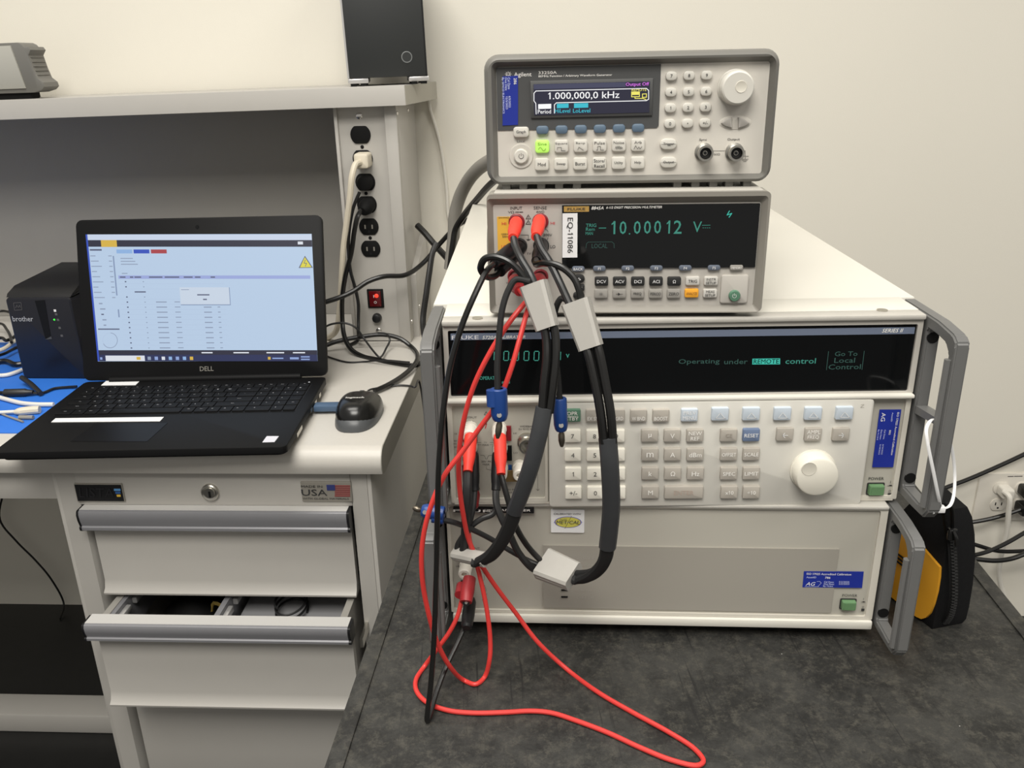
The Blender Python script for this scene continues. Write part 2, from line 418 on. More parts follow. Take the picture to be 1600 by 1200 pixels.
# ================================================================== workbench
bench = thing('workbench', 'beige laminate workbench under the laptop with a rounded front edge', 'workbench', DESK)
prof = [(.66, 0), (.02, 0)] + [(.02-.02*math.sin(a), -.02+.02*math.cos(a)) for a in np.linspace(.2, math.pi*.5, 6)] + [(.0, -.026), (.004, -.036), (.014, -.040), (.66, -.040)]
ob('worktop', prism(prof, -1.75, -.0008, axis='x'), m_top, bench)
ob('shaded_end', prism([(y*.999+.0003, z*.99-.0002) for y, z in prof], -.0008, .0004, axis='x'), m_topedge, bench, label='worktop end face with shade put into its colour')  # darker copy of the laminate colour stands in for shade on this end
ob('apron', box(-1.75, -.4705, .022, .045, -.086, -.0402, .001), m_steel, bench)
ob('stringer', box(-1.75, -.50, .262, .322, -.735, -.692, .004), m_steel, bench, label='grey steel foot rail on the floor')
ob('leg', box(-1.75, -1.69, .03, .62, -.735, -.0405, .003), m_steel, bench)
# ---- drawer cabinet
cab = thing('drawer_cabinet', 'beige steel drawer pedestal with a half-open second drawer under the bench', 'cabinet', DESK)
ob('side_panel', box(-.4700, -.4640, .02, .60, -.735, -.0405, .001), m_steel, cab)
ob('side_panel', box(-.0266, -.0206, .02, .60, -.735, -.0405, .001), m_steel, cab)
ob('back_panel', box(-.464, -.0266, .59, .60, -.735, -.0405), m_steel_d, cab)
ob('front_stile', prism([(-.464, .0195), (-.437, .0195), (-.431, .033), (-.431, .06), (-.464, .06)], -.735, -.0405, axis='z'), m_steel, cab)
ob('front_stile', prism([(-.0266, .0195), (-.0490, .0195), (-.0490, .06), (-.0266, .06)], -.735, -.0405, axis='z'), m_steel, cab)
ob('top_rail', box(-.4365, -.0494, .0185, .05, -.0925, -.0415, .0006), m_steel, cab)
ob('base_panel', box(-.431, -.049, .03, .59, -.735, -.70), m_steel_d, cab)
def pull_profile(y0, zt, zb):                # y0 = front of the pull
    h = zt - zb
    return [(y0+.024, zt), (y0+.004, zt), (y0+.0015, zt-.05*h), (y0, zt-.18*h), (y0+.0005, zt-.45*h), (y0+.003, zt-.74*h), (y0+.001, zt-.80*h), (y0+.001, zb+.08*h), (y0+.004, zb), (y0+.024, zb)]
def drawer(yf, zt, zhb, zb, x0, x1, pull=True, inside=0.0, label=None):
    # front face at y = yf; the aluminium pull stands .02 in front of it
    d = ob('drawer', prism([(yf, zhb+.004 if pull else zt), (yf+.012, zhb+.004 if pull else zt), (yf+.012, zb), (yf-.009, zb), (yf-.0095, zb+.003), (yf-.004, zb+.008), (yf, zb+.020)], x0+.008, x1-.004, axis='x'), m_steel, cab, label=label)
    if pull:
        pf = pull_profile(yf-.020, zt, zhb)
        h = ob('drawer_pull', prism(pf, x0+.003, x1-.004, axis='x'), m_alu, d, label='brushed aluminium full-width pull')
        ob('pull_top_sheen', box(x0+.003, x1-.004, yf-.0150, yf+.006, zt-.0002, zt+.0006), mat('overhead_sheen', (.56, .55, .53), .4), d)  # pale strip paints the overhead light caught on top of the pull
        for a, b_ in ((x0, x0+.003), (x1-.004, x1-.0005)): ob('end_cap', prism([(y-.0006 if y < yf-.002 else y, z) for y, z in pf], a, b_, axis='x'), m_black, d, label='black plastic end cap')
    if inside:
        bb = box(x0+.012, x0+.022, yf+.012, .45, zb+.01, zt-.006)
        box(x1-.022, x1-.012, yf+.012, .45, zb+.01, zt-.006, bm=bb); box(x0+.022, x1-.022, yf+.012, .45, zb+.01, zb+.014, bm=bb); box(x0+.012, x1-.012, .45, .455, zb+.01, zt-.006, bm=bb)
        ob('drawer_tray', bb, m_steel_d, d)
    return d
drawer(.020, -.0935, -.1265, -.2370, -.4345, -.0505, inside=.1)
d2 = drawer(-.040, -.2385, -.2670, -.3875, -.4245, -.0480, inside=.1, label='second drawer pulled open by a hand width')
ob('drawer', box(-.4235, -.056, .022, .034, -.69, -.392, .001), m_steel, cab, label='tall plain bottom drawer front')
for xx in (-.400, -.248):
    ob('drawer_divider', box(xx-.004, xx+.004, -.028, .44, -.300, -.246), m_alu, d2, label='slotted grey divider')
    for k in range(7): ob('slot_insert', box(xx+.004, xx+.012, -.015+.04*k, .010+.04*k, -.262, -.252, .002), m_silver, d2)
ob('runner', box(-.0475, -.043, -.02, .3, -.30, -.285), m_nickel, d2)
pn = Panel(DESK, cab, 0, 0, 1)
lk = ob('lock', lathe([(0, .0125), (.004, .0125), (.0055, .011), (.0045, .0085), (.006, .0075), (.006, 0)], (*[pn.xz(329, 768, -.0185)[0]], .0185, pn.xz(329, 768, -.0185)[1]), (0, -1, 0)), m_nickel, cab, label='round keyed lock')
c_ = pn.xz(330, 769, -.0185); ob('keyway', box(c_[0]-.0014, c_[0]+.0014, .0118, .0128, c_[1]-.005, c_[1]+.004), m_blackm, lk)
def badge(u0, v0, u1, v1, ma, fm):
    a = pn.xz(u0, v0, -.0165); b = pn.xz(u1, v1, -.0165)
    fr = ob('badge', prism(rrect(a[0], b[0], b[1], a[1], .001), .0186, .0160, .0004), fm, cab)
    f2 = ob('badge_face', prism(rrect(a[0]+.0012, b[0]-.0012, b[1]+.0014, a[1]-.0014, .0005), .0162, .0156), ma, fr)
    return fr
bl = badge(115, 755.5, 196, 784, m_black, m_dmmb)
pn.text('LISTA', 150, 770, 55, 15, mat('glossy_black_letter', (.02, .02, .022), .12), -.0150, bl, shear=0.15)
for k, c in enumerate(((.10, .28, .55), (.03, .10, .30), (.70, .45, .06))):
    x0, x1, z0, z1 = pn.rect(183+k*1.2, 765.5+4.6*k, 10-2*k, 3.2, -.0150); ob('logo_bar', box(x0, x1, .0150, .0156, z0, z1), mat('logo%d' % k, c, .4), bl)
br = badge(469, 752.5, 551, 784, m_dmmb, m_dmmb)
pn.text('MADE IN', 487, 760, 33, 3.6, m_ink, -.0150, br); pn.text('USA', 491, 769.5, 40, 10, m_ink, -.0150, br); pn.text('WITH GLOBAL MATERIALS', 509, 779, 72, 3, m_ink, -.0150, br)
for k in range(6):
    x0, x1, z0, z1 = pn.rect(535, 759.5+3.1*k, 24, 1.7, -.0150); ob('flag_stripe', box(x0, x1, .0150, .0156, z0, z1), mat('flag_red', (.25, .04, .04), .5), br)
x0, x1, z0, z1 = pn.rect(517, 762, 13, 8.5, -.0150); ob('flag_canton', box(x0, x1, .0148, .0156, z0, z1), mat('flag_blue', (.03, .04, .16), .5), br)
# ---- things in the open drawer
zf = -.3735
ob('folded_sheet', prism([(-.236, -.02), (-.075, -.015), (-.07, .16), (-.240, .17)], zf+.086, zf+.090, axis='z', bev=.001), mat('grey_paper', (.33, .33, .34), .6), label='grey folded sheet lying in the open drawer', cat='paper', M=DESK.M())
ob('wire_coil', tube([(-.160+.022*math.cos(a*.7), .035+.03*math.sin(a*.7), zf+.093+.0010*a) for a in np.linspace(0, 24, 60)], .0018, 3, 6), m_cord2, label='small dark coil of wire on the grey sheet in the drawer', cat='wire', M=DESK.M())
bg = ob('cloth_bag', lathe([(0, 0), (.004, .05), (.03, .064), (.065, .050), (.095, .016), (.100, 0)], (-.325, .075, zf+.0005), (0, 0, 1), 14), m_blackm, label='dark soft bag in the left half of the open drawer', cat='bag', M=DESK.M())
for k in range(2):
    a = k*1.3
    ob('tape_scrap', tube([(-.290+.02*math.cos(a), .030+.010*k, zf+.088), (-.278+.02*math.cos(a+.5), .036+.010*k, zf+.096+.003*(k % 2)), (-.262+.012*math.sin(a), .03+.010*k, zf+.084)], .0035, 4, 6, flat=(1, .2), wide=(0, 0, 1)), mat('yellow_tape', (.42, .30, .08), .5), label=('front' if k == 0 else 'rear') + ' yellow scrap lying on the dark bag in the drawer', cat='scrap', group='yellow scraps in the drawer', M=DESK.M())
# ---- riser shelf on the bench
riser = thing('riser_shelf', 'grey riser shelf over the bench carried by a steel upright', 'shelf', DESK)
SH = DESK.sub((-.012, .44, .4147), rmat('y', -.0156))
MSH = DESK.M().inverted() @ SH.M()
ob('shelf_board', prism([(-1.7, 0), (0, 0), (.022, .222), (-1.7, .222)], 0, .031, axis='z', bev=.0008), m_steel, riser, M=MSH)
ob('shelf_end', prism([(.0002, .0003), (.0008, .0003), (.0228, .222), (.0222, .222)], .0006, .0304, axis='z'), mat('shelf_end_tone', (.40, .38, .325), .5), riser, M=MSH)  # end face slightly darker and yellower than the board
up = ob('upright', box(-.1392, -.0327, .478, .66, 0, .4135, .001), m_steel, riser)
ob('upright_flange', box(-.1392, -.1335, .464, .4795, 0, .4135, .001), m_steel, riser)
ob('upright_flange', box(-.0535, -.0327, .464, .4795, 0, .4135, .0015), m_steel, riser)
ob('gusset', prism([(.50, 0), (.655, 0), (.655, .165), (.63, .165), (.50, .118)], -.0327, -.0225, axis='x', bev=.001), m_steel_d if False else m_steel, riser)
for u, v, xx in ((620, 177, -.0327), (637, 172, -.0327), (655, 478, -.0225), (643, 502, -.0225)):
    p = DESK.on(u, v, 0, xx); ob('screw', lathe([(0, .0035), (.0012, .0033), (.002, .002), (.0022, 0)], tuple(p), (1, 0, 0), 10), m_chrome, riser)
ob('added_shade_panel', box(-1.7, -.1395, .655, .668, .0005, .415), m_steel_d, riser, label='grey panel added to deepen the shade under the shelf')  # panel added so the wall under the shelf reads as deep shade
# ---- outlet strip in the upright
strip = thing('outlet_strip', 'six-socket outlet strip with a red rocker switch in the shelf upright', 'outlet strip', DESK)
YS = .4715
ob('cover_plate', box(-.1333, -.0537, YS, .4775, .002, .4125), m_steel, strip)
ps = Panel(DESK, strip, 0, 0, 1)
def receptacle(u, v, slots=True):
    x, z = ps.xz(u, v, -YS); r = .0172
    pts = []
    for k in range(40):
        a = 2*math.pi*k/40; pts.append((x + r*math.cos(a), z + max(-.0143, min(.0143, r*math.sin(a)))))
    o = ob('receptacle', prism(pts, YS+.001, YS-.0025, .0006), m_blackm, strip)
    if slots:
        for dx in (-.0063, .0063): ob('contact', box(x+dx-.0012, x+dx+.0012, YS-.0029, YS-.0024, z-.0035, z+.0035), m_dmmb, o)
        ob('ground_hole', lathe([(0, .0024), (.0004, .0022), (.0004, 0)], (x, YS-.0024, z-.0085), (0, -1, 0), 10), m_black, o)
for u, v, s_ in ((563.5, 210.5, 0), (567, 248, 0), (571, 284.5, 0), (573.5, 319.5, 0), (576.5, 354, 1), (579.5, 388.5, 1)): receptacle(u, v, s_)
for u, v, r, ma in ((561.5, 181, .0055, m_chrome), (566, 229.5, .003, m_blackm), (572, 302, .003, m_blackm), (578.5, 371.5, .003, m_blackm), (592, 517, .0055, m_chrome)):
    x, z = ps.xz(u, v, -YS); ob('screw', lathe([(0, r), (.001, r), (.0022, r*.6), (.0022, 0)], (x, YS, z), (0, -1, 0), 12), ma, strip)
x0, x1, z0, z1 = ps.rect(587, 466, 25, 29, -YS)
sw = ob('rocker_switch', prism(rrect(x0, x1, z0, z1, .001), YS, YS-.003, .0006), m_blackm, strip)
ob('rocker', prism(rrect(x0+.004, x1-.004, z0+.003, z1-.003, .001), YS-.003, YS-.0055, .0008), mat('red_rocker', (.085, .004, .006), .2, emit=S(120, 8, 10), es=.05), sw, label='dark red rocker')
x, z = (x0+x1)/2, (z0+z1)/2
ob('pilot_glow', lathe([(0, .004), (.0009, .003), (.001, 0)], (x+.003, YS-.0053, z+.006), (0, -1, 0), 12), emis('pilot', S(255, 60, 40), 1.6), sw)
flat_ob('lettering', text_geo('I', x-.002, z+.005, .001, .005, YS-.0058), m_white, sw); flat_ob('lettering', text_geo('O', x, z-.006, .005, .005, YS-.0058), m_white, sw)
x, z = ps.xz(589.5, 496, -YS); ob('fuse_cap', lathe([(0, .0085), (.004, .0085), (.010, .0075), (.011, .006), (.011, 0)], (x, YS, z), (0, -1, 0), 20), m_black, strip, label='black round fuse cap')
# ================================================================== cart
cart = thing('equipment_cart', 'black scuffed rubber-topped cart carrying the instrument stack', 'cart', CART)
CW = .6445
ob('cart_top', box(0, CW, -.42, .64, -.032, 0, .004), m_cart, cart)
for a, b in ((.0003, .0155), (CW-.0155, CW-.0003)): ob('border_strip', box(a, b, -.418, .638, -.0005, .0018, .0008), m_cart, cart)
for x in (.03, CW-.03):
    for y in (-.38, .60): ob('leg', box(x-.018, x+.018, y-.018, y+.018, -.687, -.032), m_dmmk, cart)
ob('lower_shelf', box(.012, CW-.012, -.398, .618, -.52, -.49, .004), m_cart, cart)
# ================================================================== helpers for instruments
def cast_handle(root, sx, x_in, x_out, z0, z1, wz0, wz1, yb):
    """grey cast rack handle: plate beside the panel, window, front bar; sx = +1 right, -1 left"""
    out = [(yb, z0), (yb, z1), (-.020, z1), (-.048, z1-.003), (-.0555, z1-.008), (-.0555, z0+.012), (-.048, z0+.002), (-.02, z0)]
    inn = [(-.0050, wz0), (-.0050, wz1), (-.020, wz1), (-.038, wz1-.002), (-.0455, wz1-.009), (-.0455, wz0+.007), (-.038, wz0), (-.020, wz0)]
    b = ring(out, inn, sx*x_out, sx*x_in, axis='x')
    bmesh.ops.recalc_face_normals(b, faces=b.faces); bmesh.ops.bevel(b, geom=list(b.edges), offset=.0016, segments=3, affect='EDGES')
    h = ob('rack_handle', b, m_handle, root, label='grey cast rack handle')
    ob('grip_rib', tube([(sx*(x_in-.0010), -.0495, wz0+.004), (sx*(x_in-.0010), -.0495, (wz0+wz1)/2), (sx*(x_in-.0010), -.0495, wz1-.012)], .0032, 3, 8), m_handle, h)
    if wz1-wz0 > .12: ob('handle_web', prism([(-.0046, wz0+.071), (-.046, wz0+.077), (-.046, wz0+.083), (-.0046, wz0+.078)], sx*(x_in+.0006), sx*(x_out-.0006), axis='x'), m_handle, h)
    for z in (wz0+.008, wz1-.008):
        ob('handle_screw', lathe([(-.001, .0050), (.0004, .0050), (.0004, 0)], (sx*(x_in+x_out)/2, -.0050, z), (0, -1, 0), 16), m_blackm, h)
    return h
def knob(root, c, r, d, ma, dim, y0=0.0, ribs=True):
    prof = [(0, r*1.03), (d*.12, r*1.03), (d*.14, r*.985), (d*.80, r*.955), (d*.94, r*.92), (d, r*.84), (d, 0)]
    k = ob('knob', lathe(prof, (c[0], -y0, c[1]), (0, -1, 0), 48), ma, root, label='large round tuning knob')
    dx, dz, dr = dim
    ob('finger_dimple', lathe([(-.0001, dr*1.06), (.0004, dr), (.00015, dr*.8), (.0001, 0)], (c[0]+dx, -y0-d, c[1]+dz), (0, -1, 0), 24), mat('dimple', (.62, .59, .51), .45), k)
    return k
def lit(root, pts, y, ma, name='lettering', **k):
    b = bmesh.new()
    for poly in pts: b.faces.new([b.verts.new((p[0], y, p[1])) for p in poly])
    return flat_ob(name, b, ma, root, **k)
def stroke(pan, pts, wd, ma, w=0.0, parent=None, name='printed_line', closed=False):
    q = [pan.xz(a, b, w) for a, b in pts]
    if closed: q = q + [q[0]]
    b = bmesh.new()
    for p0, p1 in zip(q, q[1:]):
        d = np.array(p1)-np.array(p0); L = np.linalg.norm(d); d = d/max(L, 1e-9); n = np.array([-d[1], d[0]])*wd/2; e = d*wd*.35
        a0 = np.array(p0)-e; a1 = np.array(p1)+e
        b.faces.new([b.verts.new((p[0], -w-.0003, p[1])) for p in (a0+n, a0-n, a1-n, a1+n)])
    return flat_ob(name, b, ma, parent or pan.r)
# ================================================================== power amplifier (bottom of the stack)
amp = thing('power_amplifier', 'wide grey amplifier with a green power button at the bottom of the stack', 'amplifier', AMP)
HA = .1318
b = box(-.2145, .2145, .0505, .60, .0002, HA, .001); box(-.2020, .2020, .010, .060, .0002, HA-.00005, .0008, bm=b)
ob('chassis', b, m_calw, amp)
for x in (-.17, .17):
    for y in (.05, .54): ob('foot', lathe([(0, .016), (.012, .014), (.0128, .013), (.0128, 0)], (x, y, .0002), (0, 0, -1), 16), m_blackm, amp)
ob('front_panel', box(-.2015, .2015, .001, .0105, .0095, .1278), m_calg, amp)
ob('panel_frame', ring(rrect(-.2015, .2015, .0095, .1278, .001, 3), rrect(-.1985, .195, .0128, .1268, .002, 3), .0012, -.0012), m_calp, amp)
ob('bottom_trim', box(-.2000, .2015, -.0045, .0105, .0000, .0090, .0015), m_calw, amp, label='bright bottom trim strip')
ob('top_trim', box(-.2000, .2015, -.0030, .0105, .1283, HA, .0012), m_lip, amp, label='worn top trim strip')
for s in (-1, 1): cast_handle(amp, s, .2040, .2150, .003, .1290, .012, .1190, .050)
pa = Panel(AMP, amp, 640, 760, 2.727)
pb = Panel(AMP, amp, 1060, 760, 2.728)
z_ = AMP.xz(849, 852)[1]
ob('inset_panel', box(-.1110, .1628, -.0003, .0012, .0155, .0856), m_inset, amp, label='darker grey printed field')
o = pa.plate([(185, 91), (530, 115)], .0, -.0042, m_black, 'name_strip', r=.0005, label='black name strip')
pa.text('FLUKE', 289, 104, 206, 11, m_inkl, .0042, o); pa.text('5725A AMPLIFIER', 400, 103, 190, 10, m_inkl, .0042, o, shear=.2) if False else None
pa.text('5725A', 342, 102.5, 52, 9.5, m_inkl, .0042, o, shear=.15); pa.text('AMPLIFIER', 450, 101, 130, 9, m_inkl, .0042, o, shear=.15)
o = pa.plate([(602, 98), (744, 198)], .001, -.0004, m_white, 'calibration_label', r=.001, label='small white label with a yellow oval')
pa.text('CALIBRATED WITH', 672, 117, 116, 7.5, m_ink, .0004, o, shear=.2)
x0, x1, z0, z1 = pa.rect(675, 152, 116, 48, .0004)
lit(o, [circ((x0+x1)/2, (z0+z1)/2, (x1-x0)/2, 32, (z1-z0)/2)], -.0006, mat('oval_blue_rim', (.12, .10, .45), .5), 'oval_rim')
lit(o, [circ((x0+x1)/2, (z0+z1)/2, (x1-x0)/2*.93, 32, (z1-z0)/2*.9)], -.0008, mat('oval_yellow', (.60, .56, .10), .5), 'oval')
pa.text('MET/CAL', 675, 153, 100, 16, m_ink, .0007, o, shear=.15); pa.text('FLUKE', 655, 140, 30, 6, m_inkg, .0007, o, shear=.2)
stroke(pa, [(690, 126), (662, 178)], .0004, m_inkg, .0006, o); stroke(pa, [(614, 153), (738, 152)], .0003, mat('oval_blue_rim', (0, 0, 0)), .0006, o)
pe = Panel(AMP, amp, 850, 790, 7.057)
for y, t in ((580, 'VOLTAGE MODE'), (655, 'CURRENT MODE'), (735, 'AUX'), (935, 'OVERLOAD'), (1010, 'CABLE OFF')):
    pe.plate([(190, y-7), (262, y+7)], -.0002, -.0012, m_blackm, 'indicator', r=.0002)
    pe.text(t, 360+len(t)*10.5, y, len(t)*21, 22, mat('faint_ink', (.42, .40, .36), .6), .0003)
o = pb.plate([(535, 362), (790, 364), (783, 433), (529, 430)], -.0001, -.0006, m_sticker, 'calibration_sticker', label='wide blue calibration sticker')
def cal_sticker(pan, o, w, ox, oy, kx, ky, num, byname):
    """flat sticker: (ox, oy) top left, unit vectors kx along the reading direction, ky down the lines"""
    pass
q = Panel(AMP, amp, 1240, 880, 12.31)
q.text('ISO 17025 Accredited Calibration', 680, 207, 860, 40, m_white, .0006, o); q.text('AssetID', 340, 268, 190, 34, m_stickt, .0006, o); q.text('786', 655, 276, 105, 42, m_white, .0006, o)
q.text('AG', 325, 395, 190, 70, m_white, .0006, o, shear=.3); q.text('Cal Date:', 680, 358, 190, 34, m_stickt, .0006, o); q.text('Due Date:', 680, 398, 200, 34, m_stickt, .0006, o); q.text('By Fluke', 660, 442, 190, 34, m_stickt, .0006, o)
q.text('5/2/2022', 970, 358, 200, 30, m_stickt, .0006, o); q.text('5/2/2023', 970, 396, 200, 30, m_stickt, .0006, o)
stroke(q, [(215, 448), (480, 448)], .0003, m_stickt, .0006, o); stroke(q, [(445, 350), (500, 345), (530, 378), (500, 410), (470, 440)], .0003, m_stickt, .0006, o)
q.text('POWER', 1080, 617, 290, 48, m_ink, .0003)
def power_button(pan, cx, cy, W, H, grooves, w0=0.0):
    x0, x1, z0, z1 = pan.rect(cx+W*.03, cy+H*.10, W*.92, H*.76, w0+.005)
    ob('power_recess', ring(rrect(x0-.0012, x1+.0012, z0-.0012, z1+.0012, .001, 2), rrect(x0-.0004, x1+.0004, z0-.0004, z1+.0004, .001, 2), -w0+.0, -w0-.0008), m_ink, pan.r)
    k = ob('power_button', prism(rrect(x0, x1, z0, z1, .0010), -w0+.002, -w0-.005, .0008), m_pwr, pan.r, label='green ribbed power button')
    for i in range(grooves):
        zz = z0 + (z1-z0)*(.16+.68*i/(grooves-1)); ob('rib', box(x0+.0014, x1-.0012, -w0-.0054, -w0-.0046, zz-.0006, zz+.0006), m_pwr, k)
power_button(q, 1065, 815, 290, 210, 6)
def power_marks(pan, cx, y1, y2, s, w=0.0):
    pan.text('I', cx, y1-s*1.0, s*.12, s*.6, m_inkg, w); stroke(pan, [(cx-s*.75, y1), (cx+s*.6, y1)], .0004, m_ink, w)
    x0, x1, z0, z1 = pan.rect(cx, y1-s*.12, s*.7, s*.25, w); lit(pan.r, [[(x0, z0), (x1, z0), (x1, z1), (x0, z1)]], -w-.0003, m_ink, 'printed_mark')
    pan.text('O', cx-s*.2, y2-s*1.35, s*.6, s*.6, m_inkg, w)
    x0, x1, z0, z1 = pan.rect(cx-s*.25, y2-s*.45, s*1.0, s*.8, w); lit(pan.r, [[(x0, z0), (x1, z0), (x1, z1), (x0, z1)]], -w-.0003, m_ink, 'printed_mark')
power_marks(q, 1345, 745, 920, 60)
# current binding posts on the amplifier's left
def binding_post(pan, u, v, flag=None, r=.0062, L=.020, ma=None, w=0.0):
    x, z = pan.f.xz(u, v, w)
    if flag: pan.r and ob('post_flag', box(x+flag[0], x+flag[1], -w-.0014, -w+.0005, z+flag[2], z+flag[3]), flag[4], pan.r)
    return ob('binding_post', lathe([(0, r*1.05), (L*.25, r*1.05), (L*.27, r*.86), (L*.5, r*.86), (L*.52, r), (L*.95, r*.95), (L, r*.8), (L, r*.45), (L*.8, r*.4), (L*.8, 0)], (x, -w, z), (0, -1, 0), 20), ma or m_post, pan.r, label='ivory binding post')
pw = Panel(AMP, amp, 0, 0, 1)
binding_post(pw, 729, 880); binding_post(pw, 731, 921)
ob('post_flag', box(*(lambda a: (a[0]-.0065, a[0]-.0040, -.0014, .0005, a[1]-.004, a[1]+.010))(AMP.xz(729, 880))), m_darkred, amp); ob('post_flag', box(*(lambda a: (a[0]-.0065, a[0]-.0040, -.0014, .0005, a[1]-.004, a[1]+.010))(AMP.xz(731, 921))), m_blackm, amp)
pa.text('CURRENT', 262, 264, 75, 10, m_inkg); pa.text('OUTPUT', 262, 280, 60, 9, m_inkg) if False else None
pa.text('HI', 205, 340, 13, 8, m_inkg); pa.text('LO', 207, 411, 16, 8, m_inkg)
stroke(pa, [(305, 360), (318, 372), (318, 398), (305, 404)], .0003, m_inkg); stroke(pa, [(308, 428), (320, 420), (326, 440), (324, 450)], .0003, m_inkg)
pa.text('20V', 320, 459, 22, 8, m_inkg); pa.text('PK', 320, 471, 16, 8, m_inkg); pa.text('MAX', 322, 483, 24, 8, m_inkg)
# ================================================================== calibrator
cal = thing('calibrator', 'wide ivory calibrator with a long dark display and a keypad in mid stack', 'calibrator', CAL)
HC = .1763
b = box(-.2160, .2160, .0505, .625, .0002, HC, .0010); box(-.2032, .2032, .012, .060, .0002, HC-.00005, .0008, bm=b)
ob('chassis', b, m_calw, cal, label='ivory chassis and top cover')
ob('top_lip', box(-.2035, .2035, -.004, .0125, .1712, HC-.0004, .0014), m_lip, cal, label='worn front edge of the top cover')
for u, v in ((746, 497), (1378.5, 484.5)):
    p = CAL.on(u, v, 2, HC); ob('cover_screw', lathe([(-.0005, .0045), (.0004, .0045), (.0006, .003), (.0003, 0)], tuple(p), (0, 0, 1), 14), m_nickel, cal)
W5 = .2030
ob('display_surround', ring(rrect(-W5, W5, .1046, .1706, .0008, 3), rrect(-.1988, .1986, .1060, .1668, .0015, 3), .0125, -.0010), m_calb, cal)
disp = ob('display_window', box(-.199, .1988, .0012, .0060, .1058, .1670), m_blackg, cal, label='long dark glass display window')
pc = Panel(CAL, cal, 640, 480, 3.636)
pd = Panel(CAL, cal, 1040, 480, 3.333)
WD = -.0012
x0, z1 = CAL.xz(704, 522.5, WD); x1, z0 = CAL.xz(1428, 521, WD); zt = CAL.xz(1428, 511, WD)[1]
ob('blue_stripe', box(x0, x1, .0006, .0013, z0-.0002, zt), m_lav, disp, label='slate blue band along the top of the display')
f1 = Panel(CAL, disp, 640, 460, 10)
f1.text('FLUKE', 870, 672, 420, 62, mat('logo_white', (.75, .75, .78), .5), -.0006, disp); f1.text('5720A', 1245, 672, 220, 55, m_inkl, -.0006, disp, shear=.25); 
pc.text('CALIBRATOR', 577, 169, 162, 17, m_inkl, -.0006, disp, shear=.25); pd.text('SERIES II', 1182, 121, 110, 20, m_inkl, -.0006, disp, shear=.25)
WT = -.0009
def seven(pan, cx, cy, W, H, ch, ma, parent):
    segs = {'0': 'abcdef', '1': 'bc', 'V': ''}[ch]; t = W*.16
    L, R_, T_, B_ = cx-W/2, cx+W/2, cy-H/2, cy+H/2; sl = W*.08
    pos = {'a': [(L+t, T_), (R_-t, T_)], 'b': [(R_, T_+t), (R_-sl/2, cy-t*.6)], 'c': [(R_-sl/2, cy+t*.6), (R_-sl, B_-t)], 'd': [(L+t-sl, B_), (R_-t-sl, B_)], 'e': [(L-sl, B_-t), (L-sl/2, cy+t*.6)], 'f': [(L-sl/2, cy-t*.6), (L, T_+t)]}
    for s in segs: stroke(pan, pos[s], .0008, ma, WT, parent, 'display_segment')
for cx, ch in ((430, '1'), (495, '0'), (550, '0'), (607, '0'), (665, '0'), (722, '0'), (783, '0'), (845, '0')): seven(pc, cx, 276, 27, 52, ch, m_vfd, disp)
pc.text('.', 574, 297, 5, 5, m_vfd, WT, disp, name='display_text'); pc.text('v', 898, 276, 20, 22, m_vfd, WT, disp, name='display_text')
pc.text('OPERATE', 447, 402, 98, 20, m_vfd, WT, disp, name='display_text'); 
lit(disp, [[pc.xz(*p, WT) for p in ((524, 421), (571, 419), (571, 433), (524, 435))]], .0007, m_vfd_d, 'display_block'); pc.text('MEAS', 547, 427, 44, 11, m_vfd, WT-.0003+.0005, disp, name='display_text')
pd.text('Operating', 174, 285, 214, 32, m_vfd_d, WT, disp, name='display_text'); pd.text('under', 366, 283, 122, 26, m_vfd_d, WT, disp, name='display_text')
lit(disp, [[pd.xz(*p, WT) for p in ((452, 268), (596, 266), (596, 297), (451, 298))]], .0007, m_vfd_b, 'display_block'); pd.text('REMOTE', 524, 282, 132, 24, m_blackg, WT+.0004, disp, name='display_text')
pd.text('control', 703, 280, 158, 28, m_vfd, WT, disp, name='display_text')
pd.text('Go To', 940, 242, 118, 24, m_vfd_d, WT, disp, name='display_text'); pd.text('Local', 932, 276, 108, 26, m_vfd_d, WT, disp, name='display_text'); pd.text('Control', 932, 310, 168, 26, m_vfd_d, WT, disp, name='display_text')
for a, b in (((848, 230), (837, 326)), ((1034, 228), (1022, 324))): stroke(pd, [a, b], .0005, m_vfd_d, WT, disp, 'display_segment')
ob('ledge', box(-W5, W5, -.0065, .0125, .1012, .1047, .0012), m_calw, cal)
ob('lower_panel', box(-W5, W5, .001, .0125, .0005, .1013), m_calg, cal)
ob('connector_frame', ring(rrect(-W5, -.1140, .0008, .1012, .001, 3), rrect(-.1985, -.1165, .0050, .0975, .0015, 3), .0012, -.0010), m_calp, cal)
ob('power_frame', ring(rrect(.1690, W5, .0008, .1012, .001, 3), rrect(.1695, .1985, .0040, .0985, .0015, 3), .0012, -.0010), m_calp, cal)
ob('bottom_rail', box(-.2000, .2000, -.001, .0125, -.0008, .0006), m_calp, cal)
KP = .0065
kp = ob('keypad_plate', prism(rrect(-.1130, .1690, -.0016, .1012, .0035), .0012, -KP, .0012), m_calk, cal, label='raised ivory keypad plate')
for s in (-1, 1): cast_handle(cal, s, .2050, .2165, .0060, .1752, .0160, .1640, .0500)
def pk(pan, cx, cy, W, H, ma, leg, lm, **k): return pan.key(cx, cy, W, H, .0035, ma, leg, lm, base=KP, r=.1, bev=.0008, **k)
p6 = Panel(CAL, cal, 860, 620, 6.667)
for cx, t in ((228, 'OPR\nSTBY'), (455, 'EX SNS'), (690, 'EX GRD'), (919, 'W BND'), (1152, 'BOOST')):
    ma = m_key_gn if t[0] == 'O' else m_key_g
    k = pk(p6, cx, 200, 174, 128, ma, t if t[0] == 'O' else '\n'+t, m_inkl, lh=.3)
    if t[0] == 'O': stroke(p6, [(175, 203), (285, 203)], .0003, m_inkl, KP+.0035, k)
